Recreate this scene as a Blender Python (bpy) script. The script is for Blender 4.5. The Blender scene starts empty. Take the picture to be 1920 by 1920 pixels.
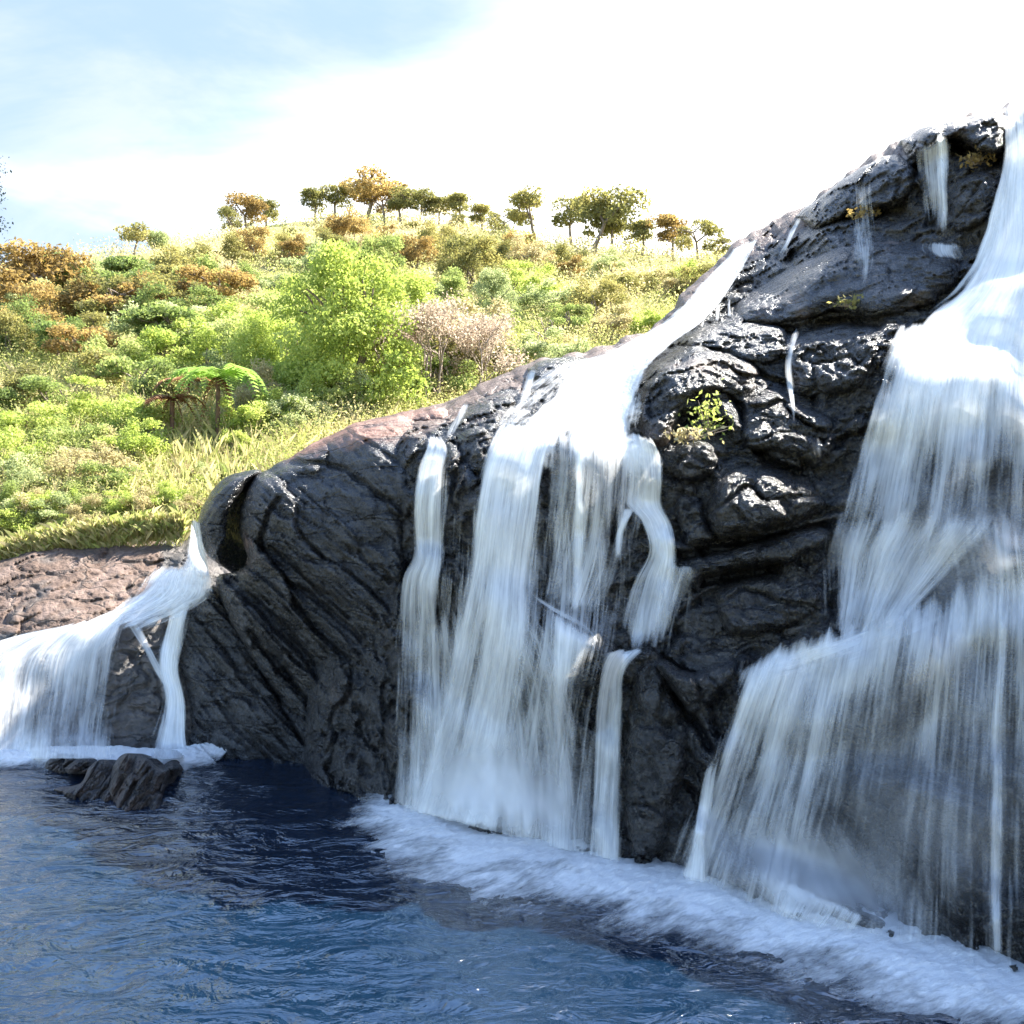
import bpy, math, random
import numpy as np
from mathutils import Vector
C = bpy.context.scene.collection
sc = bpy.context.scene
R = math.radians
U = 1.4                      # metres per survey unit
F = 1920.0                   # focal length of the photograph in pixels
CAMZ = 5.0                   # camera height over the pool in survey units

# ------------------------------------------------------------------ camera, world, sun
cam = bpy.data.cameras.new('camera'); co = bpy.data.objects.new('camera', cam); C.objects.link(co)
co.location = (0, 0, CAMZ*U); co.rotation_euler = (R(90), 0, 0)
cam.sensor_width = 36; cam.lens = 36; cam.clip_end = 5000; cam.clip_start = .1
sc.camera = co
SUN_EL, SUN_AZ = R(47), R(58)          # azimuth measured from +Y (view direction) towards +X
sd = bpy.data.lights.new('sun', 'SUN'); sd.energy = 5.0; sd.angle = R(.5); sd.color = (1, .95, .86)
so = bpy.data.objects.new('sun', sd); C.objects.link(so)
sv = Vector((math.sin(SUN_AZ)*math.cos(SUN_EL), math.cos(SUN_AZ)*math.cos(SUN_EL), math.sin(SUN_EL)))
so.rotation_euler = sv.to_track_quat('Z', 'Y').to_euler()
sc.view_settings.view_transform = 'Standard'; sc.view_settings.look = 'None'
sc.view_settings.exposure = 2.4; sc.view_settings.gamma = 1
sc.cycles.transparent_max_bounces = 24; sc.cycles.max_bounces = 7
sc.cycles.caustics_reflective = False; sc.cycles.caustics_refractive = False
sc.cycles.sample_clamp_indirect = 6

class NT:
    """tiny node-tree writer"""
    def __init__(s, tree): s.t = tree; s.t.nodes.clear()
    def n(s, typ, **kw):
        nd = s.t.nodes.new(typ)
        for k, v in kw.items():
            if k.startswith('i_'):
                key = k[2:]; key = int(key) if key.isdigit() else key.replace('_', ' ')
                if hasattr(v, 'is_output') or isinstance(v, bpy.types.NodeSocket): s.t.links.new(v, nd.inputs[key])
                else: nd.inputs[key].default_value = v
            else: setattr(nd, k, v)
        return nd
    def link(s, a, b): s.t.links.new(a, b)
    def math(s, op, a, b=0.0, c=None, clamp=False):
        nd = s.t.nodes.new('ShaderNodeMath'); nd.operation = op; nd.use_clamp = clamp
        for i, v in enumerate((a, b) if c is None else (a, b, c)):
            if isinstance(v, bpy.types.NodeSocket): s.t.links.new(v, nd.inputs[i])
            else: nd.inputs[i].default_value = v
        return nd.outputs[0]
    def mix(s, fac, a, b, blend='MIX'):
        nd = s.t.nodes.new('ShaderNodeMix'); nd.data_type = 'RGBA'; nd.blend_type = blend
        for k, v in ((0, fac), (6, a), (7, b)):
            if isinstance(v, bpy.types.NodeSocket): s.t.links.new(v, nd.inputs[k])
            else: nd.inputs[k].default_value = v if k == 0 else (*v, 1)
        return nd.outputs[2]
    def rng(s, v, a, b, c=0.0, d=1.0, smooth=False):
        nd = s.t.nodes.new('ShaderNodeMapRange'); nd.interpolation_type = 'SMOOTHSTEP' if smooth else 'LINEAR'
        s.t.links.new(v, nd.inputs[0])
        for i, x in enumerate((a, b, c, d)):
            if isinstance(x, bpy.types.NodeSocket): s.t.links.new(x, nd.inputs[i+1])
            else: nd.inputs[i+1].default_value = x
        return nd.outputs[0]
    def noise(s, vec, scale, detail=4, rough=.55, dist=0.0):
        nd = s.n('ShaderNodeTexNoise', i_Scale=scale, i_Detail=detail, i_Roughness=rough, i_Distortion=dist)
        s.t.links.new(vec, nd.inputs['Vector']); return nd.outputs[0]
    def mapping(s, vec, scale=(1, 1, 1), rot=(0, 0, 0), loc=(0, 0, 0)):
        nd = s.n('ShaderNodeMapping'); s.t.links.new(vec, nd.inputs[0])
        nd.inputs[1].default_value = loc; nd.inputs[2].default_value = rot; nd.inputs[3].default_value = scale
        return nd.outputs[0]

w = bpy.data.worlds.new('World'); sc.world = w; w.use_nodes = True
q = NT(w.node_tree)
sky = q.n('ShaderNodeTexSky', sky_type='NISHITA', sun_disc=False, sun_elevation=SUN_EL, sun_rotation=SUN_AZ, altitude=2000, air_density=1.2, dust_density=.6, ozone_density=2.0)
tc = q.n('ShaderNodeTexCoord').outputs['Generated']
sep = q.n('ShaderNodeSeparateXYZ'); q.link(tc, sep.inputs[0])
X, Y_, Z = sep.outputs
zz = q.math('ADD', q.math('MAXIMUM', Z, 0.0), .22)
cv = q.n('ShaderNodeCombineXYZ'); q.link(q.math('DIVIDE', X, zz), cv.inputs[0]); q.link(q.math('DIVIDE', Y_, zz), cv.inputs[1])
n1 = q.noise(q.mapping(cv.outputs[0], loc=(3.1, .4, 0)), 1.0, 6, .55, .5)
# a cloud bank fills the sky ahead and to the right, low down; it breaks up overhead
lean = q.math('ADD', q.math('MULTIPLY', X, 1.0), q.math('MULTIPLY', Z, -1.0))
lean = q.math('ADD', lean, q.math('MULTIPLY', Y_, .50))
cm = q.rng(q.math('ADD', q.math('MULTIPLY', q.math('SUBTRACT', n1, .5), 1.7), lean), -.32, .38, 0, 1, True)
veil = q.math('MULTIPLY', q.rng(Z, .80, .42, 0, .88, True), q.rng(Y_, -.3, .3, 0, 1, True))
n2 = q.noise(q.mapping(cv.outputs[0], loc=(7.3, 2.2, 0)), 1.6, 6, .6, .6)
vcol = q.mix(q.rng(n2, .38, .66, 0, 1, True), (.108, .142, .190), (.165, .180, .196))
bg1 = q.n('ShaderNodeBackground', i_Strength=.108); q.link(sky.outputs[0], bg1.inputs[0])
bg2 = q.n('ShaderNodeBackground', i_Strength=.5); bg2.inputs[0].default_value = (.96, .98, 1, 1)
bg3 = q.n('ShaderNodeBackground', i_Strength=1.0); q.link(vcol, bg3.inputs[0])
m0 = q.n('ShaderNodeMixShader'); q.link(veil, m0.inputs[0]); q.link(bg1.outputs[0], m0.inputs[1]); q.link(bg3.outputs[0], m0.inputs[2])
mx = q.n('ShaderNodeMixShader'); q.link(cm, mx.inputs[0]); q.link(m0.outputs[0], mx.inputs[1]); q.link(bg2.outputs[0], mx.inputs[2])
q.link(mx.outputs[0], q.n('ShaderNodeOutputWorld').inputs[0])

# ------------------------------------------------------------------ numeric helpers
rs = np.random.RandomState(7)
def _h(ix, iy, iz, seed):
    h = (ix.astype(np.int64)*374761393 + iy.astype(np.int64)*668265263 + iz.astype(np.int64)*2147483647 + seed*974711) & 0xFFFFFFFF
    h = ((h ^ (h >> 13))*1274126177) & 0xFFFFFFFF
    h = ((h ^ (h >> 15))*2246822519) & 0xFFFFFFFF
    return (h ^ (h >> 16)) & 0xFFFFFFFF
def vnoise(p, seed=0):
    """smooth gradient noise, about -1..1"""
    i = np.floor(p).astype(np.int64); f = p - i; u = f*f*f*(f*(f*6-15)+10); out = np.zeros(len(p))
    for dx in (0, 1):
        for dy in (0, 1):
            for dz in (0, 1):
                h = _h(i[:, 0]+dx, i[:, 1]+dy, i[:, 2]+dz, seed)
                a = (h & 1023)/1023.*2*np.pi; b = ((h >> 10) & 1023)/1023.*2-1; c = np.sqrt(np.maximum(0, 1-b*b))
                g = c*np.cos(a)*(f[:, 0]-dx) + c*np.sin(a)*(f[:, 1]-dy) + b*(f[:, 2]-dz)
                wt = (u[:, 0] if dx else 1-u[:, 0])*(u[:, 1] if dy else 1-u[:, 1])*(u[:, 2] if dz else 1-u[:, 2])
                out += wt*g
    return out*1.6
def fbm(p, oct=4, seed=0, gain=.5, ridged=False):
    s = np.zeros(len(p)); a = 1.; t = 0
    for o in range(oct):
        v = vnoise(p*2**o + o*17.3, seed+o)
        s += a*((1-2*np.abs(v)) if ridged else v); t += a; a *= gain
    return s/t
def worley(p, seed=0):
    i = np.floor(p).astype(np.int64); f1 = np.full(len(p), 9.); f2 = f1.copy(); idv = np.zeros(len(p))
    for dx in (-1, 0, 1):
        for dy in (-1, 0, 1):
            for dz in (-1, 0, 1):
                c = i + np.array((dx, dy, dz)); h = _h(c[:, 0], c[:, 1], c[:, 2], seed)
                q3 = c + np.stack([(h & 255)/255., ((h >> 8) & 255)/255., ((h >> 16) & 255)/255.], 1)
                d = np.sqrt(((p-q3)**2).sum(1)); m = d < f1
                f2 = np.where(m, f1, np.minimum(f2, d)); idv = np.where(m, (h >> 4) % 997/997., idv); f1 = np.where(m, d, f1)
    return f1, f2, idv
def facets(p, seed=0):
    """tilted flat facets, one per cell, meeting in creases"""
    i = np.floor(p).astype(np.int64); f1 = np.full(len(p), 9.); f2 = f1.copy(); out = np.zeros(len(p))
    for dx in (-1, 0, 1):
        for dy in (-1, 0, 1):
            for dz in (-1, 0, 1):
                c = i + np.array((dx, dy, dz)); h = _h(c[:, 0], c[:, 1], c[:, 2], seed)
                q3 = c + np.stack([(h & 255)/255., ((h >> 8) & 255)/255., ((h >> 16) & 255)/255.], 1); dv = p-q3
                d = np.abs(dv).max(1)*.55+np.sqrt((dv**2).sum(1))*.45; h2 = _h(c[:, 0], c[:, 1], c[:, 2], seed+77)
                pl = dv[:, 0]*((h2 & 255)/255.-.5) + dv[:, 2]*(((h2 >> 8) & 255)/255.-.35) + (((h2 >> 16) & 255)/255.-.5)*.5
                m = d < f1; f2 = np.where(m, f1, np.minimum(f2, d)); out = np.where(m, pl, out); f1 = np.where(m, d, f1)
    return out, f2-f1
def sstep(x, a, b):
    t = np.clip((x-a)/(b-a), 0, 1); return t*t*(3-2*t)
def spline(pts, n):
    """Catmull-Rom through rows of pts, n samples spread by length"""
    P = np.asarray(pts, float)
    if len(P) == 2:
        t = np.linspace(0, 1, n)[:, None]; return P[0]*(1-t)+P[1]*t
    Q = np.vstack([2*P[0]-P[1], P, 2*P[-1]-P[-2]])
    seg = np.sqrt(((P[1:]-P[:-1])**2).sum(1)); cum = np.r_[0, np.cumsum(seg)]
    s = np.linspace(0, cum[-1], n); k = np.clip(np.searchsorted(cum, s, 'right')-1, 0, len(P)-2)
    t = ((s-cum[k])/np.maximum(seg[k], 1e-9))[:, None]
    a, b, c, d = Q[k], Q[k+1], Q[k+2], Q[k+3]
    return .5*((2*b)+(-a+c)*t+(2*a-5*b+4*c-d)*t*t+(-a+3*b-3*c+d)*t**3)
def world(px, py, Y):
    """a sight line of the survey (pixel) at distance Y (survey units) -> metres"""
    return np.stack([(px-960)/F*Y, Y, CAMZ-(py-960)/F*Y], -1)*U
class Surf:
    """smooth surface through surveyed distances"""
    def __init__(s, pts):
        P = np.asarray(pts, float); s.c = P[:, :2]/300.; n = len(P)
        d = np.sqrt(((s.c[:, None]-s.c[None])**2).sum(-1)); A = np.zeros((n+3, n+3))
        A[:n, :n] = d + np.eye(n)*-.02; A[:n, n] = 1; A[:n, n+1:] = s.c; A[n, :n] = 1; A[n+1:, :n] = s.c.T
        s.w = np.linalg.solve(A, np.r_[P[:, 2], 0, 0, 0])
    def __call__(s, px, py):
        p = np.stack([np.ravel(px), np.ravel(py)], 1)/300.; out = np.empty(len(p)); n = len(s.c)
        for a in range(0, len(p), 40000):
            b = p[a:a+40000]; d = np.sqrt(((b[:, None]-s.c[None])**2).sum(-1))
            out[a:a+40000] = d@s.w[:n] + s.w[n] + b@s.w[n+1:]
        return out.reshape(np.shape(px))

# ------------------------------------------------------------------ object helpers
def tag(o, label=None, cat=None, group=None, kind=None):
    for k, v in (('label', label), ('category', cat), ('group', group), ('kind', kind)):
        if v: o[k] = v
    return o
def mesh(name, V, Fq, mats, smooth=True, attrs=None, uv=None, mi=None):
    V = np.asarray(V, np.float32); me = bpy.data.meshes.new(name)
    Fq = np.asarray(Fq, np.int32); k = Fq.shape[1]
    me.vertices.add(len(V)); me.vertices.foreach_set('co', V.ravel())
    me.loops.add(Fq.size); me.loops.foreach_set('vertex_index', Fq.ravel())
    me.polygons.add(len(Fq)); me.polygons.foreach_set('loop_start', np.arange(0, Fq.size, k, dtype=np.int32))
    me.polygons.foreach_set('loop_total', np.full(len(Fq), k, np.int32))
    me.polygons.foreach_set('use_smooth', np.full(len(Fq), smooth))
    for m in (mats if isinstance(mats, (list, tuple)) else [mats]): me.materials.append(m)
    if mi is not None: me.polygons.foreach_set('material_index', np.asarray(mi, np.int32))
    for an, av in (attrs or {}).items():
        a = me.attributes.new(an, 'FLOAT', 'POINT'); a.data.foreach_set('value', np.asarray(av, np.float32))
    if uv is not None:
        l = me.uv_layers.new(name='flow'); l.data.foreach_set('uv', np.asarray(uv, np.float32)[Fq.ravel()].ravel())
    me.update(); me.validate(); return me
def link(name, me, loc=None, parent=None):
    o = bpy.data.objects.new(name, me); C.objects.link(o)
    if loc is not None: o.location = loc
    if parent is not None: o.parent = parent
    return o
def put(name, V, Fq, mats, **kw):
    """mesh given in world metres, its origin moved to its base"""
    V = np.asarray(V, float); lo = V.min(0); hi = V.max(0); base = np.array([(lo[0]+hi[0])/2, (lo[1]+hi[1])/2, lo[2]])
    return link(name, mesh(name, V-base, Fq, mats, **kw), base)
def empty(name, loc, label, cat, group=None, rz=0):
    o = bpy.data.objects.new(name, None); C.objects.link(o); o.location = loc; o.rotation_euler.z = rz
    return tag(o, label, cat, group)
def grid_faces(r, c):
    i = np.arange(r*c).reshape(r, c)
    return np.stack([i[:-1, :-1], i[1:, :-1], i[1:, 1:], i[:-1, 1:]], -1).reshape(-1, 4)

# ------------------------------------------------------------------ materials
def newmat(name):
    m = bpy.data.materials.new(name); m.use_nodes = True; return m, NT(m.node_tree)
def rock_mat(name, dark, mid, brown, rough=(.10, .42), bump=.9, strata=None):
    m, q = newmat(name)
    pos = q.n('ShaderNodeNewGeometry').outputs['Position']
    br = q.n('ShaderNodeAttribute', attribute_name='brown').outputs['Fac']
    v = q.mapping(pos, (1, 1, 1))
    if strata: v2 = q.mapping(pos, (.25, .6, 1.6), (0, strata, 0))
    else: v2 = q.mapping(pos, (.7, .7, 1.3), (0, R(20), 0))
    n_big = q.noise(v, .55, 5, .6, .4); n_mid = q.noise(v2, 1.9, 6, .65, .6); n_fine = q.noise(v, 9, 5, .7)
    vor = q.n('ShaderNodeTexVoronoi', feature='DISTANCE_TO_EDGE', i_Scale=.8)
    warp = q.n('ShaderNodeVectorMath', operation='ADD'); nz = q.n('ShaderNodeTexNoise', i_Scale=1.4, i_Detail=4)
    q.link(v2, nz.inputs['Vector']); q.link(v2, warp.inputs[0]); q.link(nz.outputs['Color'], warp.inputs[1]); q.link(warp.outputs[0], vor.inputs['Vector'])
    crack = q.rng(vor.outputs['Distance'], 0, .05, 0, 1)
    col = q.mix(q.rng(n_mid, .38, .68, 0, 1, True), dark, mid)
    col = q.mix(q.math('MULTIPLY', q.rng(n_fine, .5, .75), .35), col, tuple(min(1, c*2.2) for c in mid))
    bm = q.rng(q.math('ADD', n_big, q.math('SUBTRACT', br, .5)), .42, .72, 0, 1, True)
    bcol = q.mix(q.rng(n_fine, .35, .65), brown, tuple(c*.5 for c in brown))
    bcol = q.mix(q.rng(q.noise(v, 1.3, 3), .5, .62), bcol, (brown[0]*1.25, brown[1]*1.4, brown[2]*1.6))
    col = q.mix(bm, col, bcol)
    col = q.mix(q.math('MULTIPLY', q.math('SUBTRACT', 1, crack), .6), col, (.008, .008, .009))
    rg = q.math('ADD', q.rng(n_fine, .3, .7, rough[0], rough[1]), q.math('MULTIPLY', bm, .22))
    h = q.math('ADD', q.math('MULTIPLY', n_mid, .22), q.math('MULTIPLY', n_fine, .075))
    h = q.math('ADD', h, q.math('MULTIPLY', crack, .06))
    h = q.math('ADD', h, q.math('MULTIPLY', q.noise(v, 30, 4, .7), .020))
    b = q.n('ShaderNodeBump', i_Strength=bump, i_Distance=1.0); q.link(h, b.inputs['Height'])
    p = q.n('ShaderNodeBsdfPrincipled'); q.link(col, p.inputs['Base Color']); q.link(rg, p.inputs['Roughness']); q.link(b.outputs[0], p.inputs['Normal'])
    p.inputs['Specular IOR Level'].default_value = .6
    q.link(p.outputs[0], q.n('ShaderNodeOutputMaterial').inputs[0]); return m
M_CLIFF = rock_mat('wet_cliff', (.009, .009, .010), (.042, .039, .037), (.13, .078, .052))
M_LAYER = rock_mat('wet_layered_rock', (.010, .010, .011), (.042, .041, .042), (.22, .105, .065), strata=R(36))
M_BANK = rock_mat('weathered_rock', (.045, .040, .037), (.10, .085, .075), (.135, .080, .054), rough=(.4, .7))
M_POOLROCK = rock_mat('pool_rock', (.022, .019, .018), (.07, .058, .052), (.10, .065, .05), rough=(.3, .6))

def water_mat(name, fine=1.0, churn=.13, tint=(.88, .885, .88)):
    m, q = newmat(name)
    uv = q.n('ShaderNodeUVMap', uv_map='flow').outputs[0]
    de = q.n('ShaderNodeAttribute', attribute_name='dens').outputs['Fac']
    a = q.noise(q.mapping(uv, (1.0, .14, 1)), 1, 2, .5, .25)
    b = q.noise(q.mapping(uv, (3.6*fine, .26, 1), loc=(5, 2, 0)), 1, 3, .55, .15)
    c = q.noise(q.mapping(uv, (15*fine, .5, 1), loc=(1, 7, 0)), 1, 3, .6, .1)
    d = q.noise(q.mapping(uv, (2.2, 1.1, 1), loc=(8, 7, 0)), 1, 3 if churn < .2 else 5, .6, .3 if churn < .2 else .9)
    s = q.math('ADD', q.math('MULTIPLY', a, .30), q.math('MULTIPLY', b, .34))
    s = q.math('ADD', s, q.math('MULTIPLY', c, .24)); s = q.math('ADD', s, q.math('MULTIPLY', d, churn))
    s = q.math('MULTIPLY_ADD', q.math('SUBTRACT', s, .43+.5*churn+.005), 3.0, .5)
    s = q.math('ADD', s, q.math('MULTIPLY', q.math('SUBTRACT', de, .5), 1.5))
    al = q.rng(s, .28, 1.2, 0, .97)
    al = q.math('MULTIPLY', al, q.rng(de, .0, .22))
    df = q.n('ShaderNodeBsdfDiffuse'); tr = q.n('ShaderNodeBsdfTranslucent')
    df.inputs[0].default_value = (*tint, 1); tr.inputs[0].default_value = (*tint, 1)
    bp = q.n('ShaderNodeBump', i_Strength=.25, i_Distance=.2); q.link(s, bp.inputs['Height']); q.link(bp.outputs[0], df.inputs['Normal'])
    gl = q.n('ShaderNodeBsdfGlossy', i_Roughness=.35)
    m1 = q.n('ShaderNodeMixShader'); m1.inputs[0].default_value = .34; q.link(df.outputs[0], m1.inputs[1]); q.link(tr.outputs[0], m1.inputs[2])
    m2 = q.n('ShaderNodeMixShader'); m2.inputs[0].default_value = .04; q.link(m1.outputs[0], m2.inputs[1]); q.link(gl.outputs[0], m2.inputs[2])
    tp = q.n('ShaderNodeBsdfTransparent')
    m3 = q.n('ShaderNodeMixShader'); q.link(al, m3.inputs[0]); q.link(tp.outputs[0], m3.inputs[1]); q.link(m2.outputs[0], m3.inputs[2])
    q.link(m3.outputs[0], q.n('ShaderNodeOutputMaterial').inputs[0]); return m
M_FALL = water_mat('falling_water')
M_FALLFINE = water_mat('falling_water_fine', 1.5)
M_RAPID = water_mat('tumbling_water', 1.1, .55)

def foam_mat():
    m, q = newmat('foam_froth')
    uv = q.n('ShaderNodeUVMap', uv_map='flow').outputs[0]
    de = q.n('ShaderNodeAttribute', attribute_name='dens').outputs['Fac']
    a = q.noise(q.mapping(uv, (1.5, .8, 1)), 1, 5, .65, .5); b = q.noise(q.mapping(uv, (9, 4, 1)), 1, 5, .7, .4)
    s = q.math('ADD', q.math('MULTIPLY', a, .55), q.math('MULTIPLY', b, .45))
    s = q.math('MULTIPLY_ADD', q.math('SUBTRACT', s, .5), 2.2, .5)
    s2 = q.math('ADD', s, q.math('MULTIPLY', q.math('SUBTRACT', de, .46), 2.3))
    al = q.math('MULTIPLY', q.rng(s2, .2, 1.0, 0, .97), q.rng(de, 0, .25))
    df = q.n('ShaderNodeBsdfDiffuse'); df.inputs[0].default_value = (.92, .91, .90, 1)
    bp = q.n('ShaderNodeBump', i_Strength=.6, i_Distance=.12); q.link(s, bp.inputs['Height']); q.link(bp.outputs[0], df.inputs['Normal'])
    tr = q.n('ShaderNodeBsdfTranslucent'); tr.inputs[0].default_value = (.92, .91, .90, 1)
    m1 = q.n('ShaderNodeMixShader'); m1.inputs[0].default_value = .25; q.link(df.outputs[0], m1.inputs[1]); q.link(tr.outputs[0], m1.inputs[2])
    tp = q.n('ShaderNodeBsdfTransparent'); m3 = q.n('ShaderNodeMixShader')
    q.link(al, m3.inputs[0]); q.link(tp.outputs[0], m3.inputs[1]); q.link(m1.outputs[0], m3.inputs[2])
    q.link(m3.outputs[0], q.n('ShaderNodeOutputMaterial').inputs[0]); return m
M_FOAM = foam_mat()

def pool_mat():
    m, q = newmat('pool_water')
    pos = q.n('ShaderNodeNewGeometry').outputs['Position']
    a = q.noise(q.mapping(pos, (1.0, 1.7, 1), (0, 0, R(-18))), .75, 4, .55, 1.2)
    b = q.noise(q.mapping(pos, (1.0, 1.9, 1), (0, 0, R(25))), 2.6, 3, .55, 1.0)
    h = q.math('ADD', q.math('MULTIPLY', a, .42), q.math('MULTIPLY', b, .07))
    bp = q.n('ShaderNodeBump', i_Strength=.5, i_Distance=1.0); q.link(h, bp.inputs['Height'])
    p = q.n('ShaderNodeBsdfPrincipled'); p.inputs['Base Color'].default_value = (.0025, .011, .027, 1)
    p.inputs['Roughness'].default_value = .09; p.inputs['IOR'].default_value = 1.7; p.inputs['Specular IOR Level'].default_value = 1.0
    q.link(bp.outputs[0], p.inputs['Normal']); q.link(p.outputs[0], q.n('ShaderNodeOutputMaterial').inputs[0]); return m
M_POOL = pool_mat()

def leaf_mat(name, c1, c2, c3, tl=.58):
    m, q = newmat(name)
    t = q.n('ShaderNodeAttribute', attribute_name='tint').outputs['Fac']
    rnd = q.n('ShaderNodeObjectInfo').outputs['Random']
    f = q.math('ADD', t, q.math('MULTIPLY', q.math('SUBTRACT', rnd, .5), .3), clamp=True)
    col = q.mix(q.rng(f, 0, .5), c1, c2); col = q.mix(q.rng(f, .5, 1), col, c3)
    df = q.n('ShaderNodeBsdfDiffuse'); tr = q.n('ShaderNodeBsdfTranslucent'); q.link(col, df.inputs[0]); q.link(col, tr.inputs[0])
    gl = q.n('ShaderNodeBsdfGlossy', i_Roughness=.8)
    m1 = q.n('ShaderNodeMixShader'); m1.inputs[0].default_value = tl; q.link(df.outputs[0], m1.inputs[1]); q.link(tr.outputs[0], m1.inputs[2])
    m2 = q.n('ShaderNodeMixShader'); m2.inputs[0].default_value = .03; q.link(m1.outputs[0], m2.inputs[1]); q.link(gl.outputs[0], m2.inputs[2])
    q.link(m2.outputs[0], q.n('ShaderNodeOutputMaterial').inputs[0]); return m
L = dict(
    lime=leaf_mat('lime_leaves', (0.237, 0.316, 0.056), (0.395, 0.475, 0.096), (0.565, 0.599, 0.181)),
    green=leaf_mat('green_leaves', (0.169, 0.226, 0.062), (0.282, 0.350, 0.096), (0.429, 0.463, 0.158)),
    olive=leaf_mat('olive_leaves', (0.136, 0.141, 0.045), (0.237, 0.226, 0.068), (0.362, 0.316, 0.102)),
    brown=leaf_mat('russet_leaves', (0.181, 0.124, 0.040), (0.316, 0.215, 0.068), (0.452, 0.328, 0.113)),
    tan=leaf_mat('straw_leaves', (0.305, 0.260, 0.113), (0.475, 0.407, 0.203), (0.610, 0.520, 0.305)),
    pale=leaf_mat('pale_leaves', (0.260, 0.316, 0.124), (0.407, 0.452, 0.203), (0.565, 0.588, 0.328)),
    dark=leaf_mat('dark_leaves', (.018, .03, .03), (.03, .05, .045), (.05, .07, .06)),
    fern=leaf_mat('fern_leaves', (0.158, 0.282, 0.045), (0.294, 0.452, 0.090), (0.475, 0.610, 0.158)),
    dry=leaf_mat('dry_leaves', (0.294, 0.226, 0.158), (0.475, 0.373, 0.282), (0.621, 0.520, 0.407)),
    forest=leaf_mat('forest_leaves', (.09, .14, .035), (.17, .235, .06), (.29, .33, .10)),
    dead=leaf_mat('dead_fronds', (.15, .07, .035), (.27, .13, .065), (.40, .23, .11)),
    mixed=leaf_mat('undergrowth_leaves', (0.192, 0.260, 0.056), (0.384, 0.407, 0.113), (0.610, 0.508, 0.271)))
def plain_mat(name, c, c2, rough=.8, sc_=6):
    m, q = newmat(name); pos = q.n('ShaderNodeNewGeometry').outputs['Position']
    n = q.noise(q.mapping(pos, (1, 1, .4)), sc_, 4, .6)
    p = q.n('ShaderNodeBsdfPrincipled'); q.link(q.mix(q.rng(n, .35, .65), c, c2), p.inputs['Base Color']); p.inputs['Roughness'].default_value = rough
    bp = q.n('ShaderNodeBump', i_Strength=.4, i_Distance=.05); q.link(n, bp.inputs['Height']); q.link(bp.outputs[0], p.inputs['Normal'])
    q.link(p.outputs[0], q.n('ShaderNodeOutputMaterial').inputs[0]); return m
M_BARK = plain_mat('bark', (.10, .075, .055), (.24, .19, .15))
M_TWIG = plain_mat('pale_twigs', (.26, .19, .15), (.42, .34, .28))
M_FERNBARK = plain_mat('fern_bark', (.06, .035, .02), (.15, .085, .05))
M_SOIL = plain_mat('hill_soil', (.13, .14, .05), (.27, .24, .11), .95, .7)

# ------------------------------------------------------------------ rock reliefs
def rough_outline(poly, amp, seed, step=7):
    P = np.asarray(poly, float); Q = np.vstack([P, P[:1]]); n = int(np.sqrt(((Q[1:]-Q[:-1])**2).sum(1)).sum()/step)
    S = spline(Q, n+1)[:-1]; k = np.roll(S, -1, 0)-np.roll(S, 1, 0); nn = np.stack([k[:, 1], -k[:, 0]], 1); nn /= np.maximum(np.linalg.norm(nn, axis=1), 1e-6)[:, None]
    d = fbm(np.c_[S/40., np.full(len(S), seed*3.7)], 4, seed)
    return S + nn*(d*amp)[:, None]
def poly_dist(P, x, y):
    """signed distance (inside +) and nearest boundary point"""
    A = P; B = np.roll(P, -1, 0); n = len(x); best = np.full(n, 1e18); bx = np.zeros(n); by = np.zeros(n); ins = np.zeros(n, bool)
    for (ax, ay), (cx, cy) in zip(A, B):
        ex, ey = cx-ax, cy-ay; t = np.clip(((x-ax)*ex+(y-ay)*ey)/max(ex*ex+ey*ey, 1e-9), 0, 1)
        qx, qy = ax+t*ex, ay+t*ey; d = (x-qx)**2+(y-qy)**2; m = d < best
        best = np.where(m, d, best); bx = np.where(m, qx, bx); by = np.where(m, qy, by)
        cr = (ay > y) != (cy > y)
        if cr.any():
            xi = ax + (y-ay)*ex/(ey if abs(ey) > 1e-9 else 1e-9); ins ^= cr & (x < xi)
    d = np.sqrt(best); return np.where(ins, d, -d), bx, by
ZX0, ZY0, ZS = -320, 60, 4
ZW, ZH = 700, 490
ZB = np.full((ZH, ZW), 60.0)                     # distance of the rock along each sight line, for laying the water on it
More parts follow.
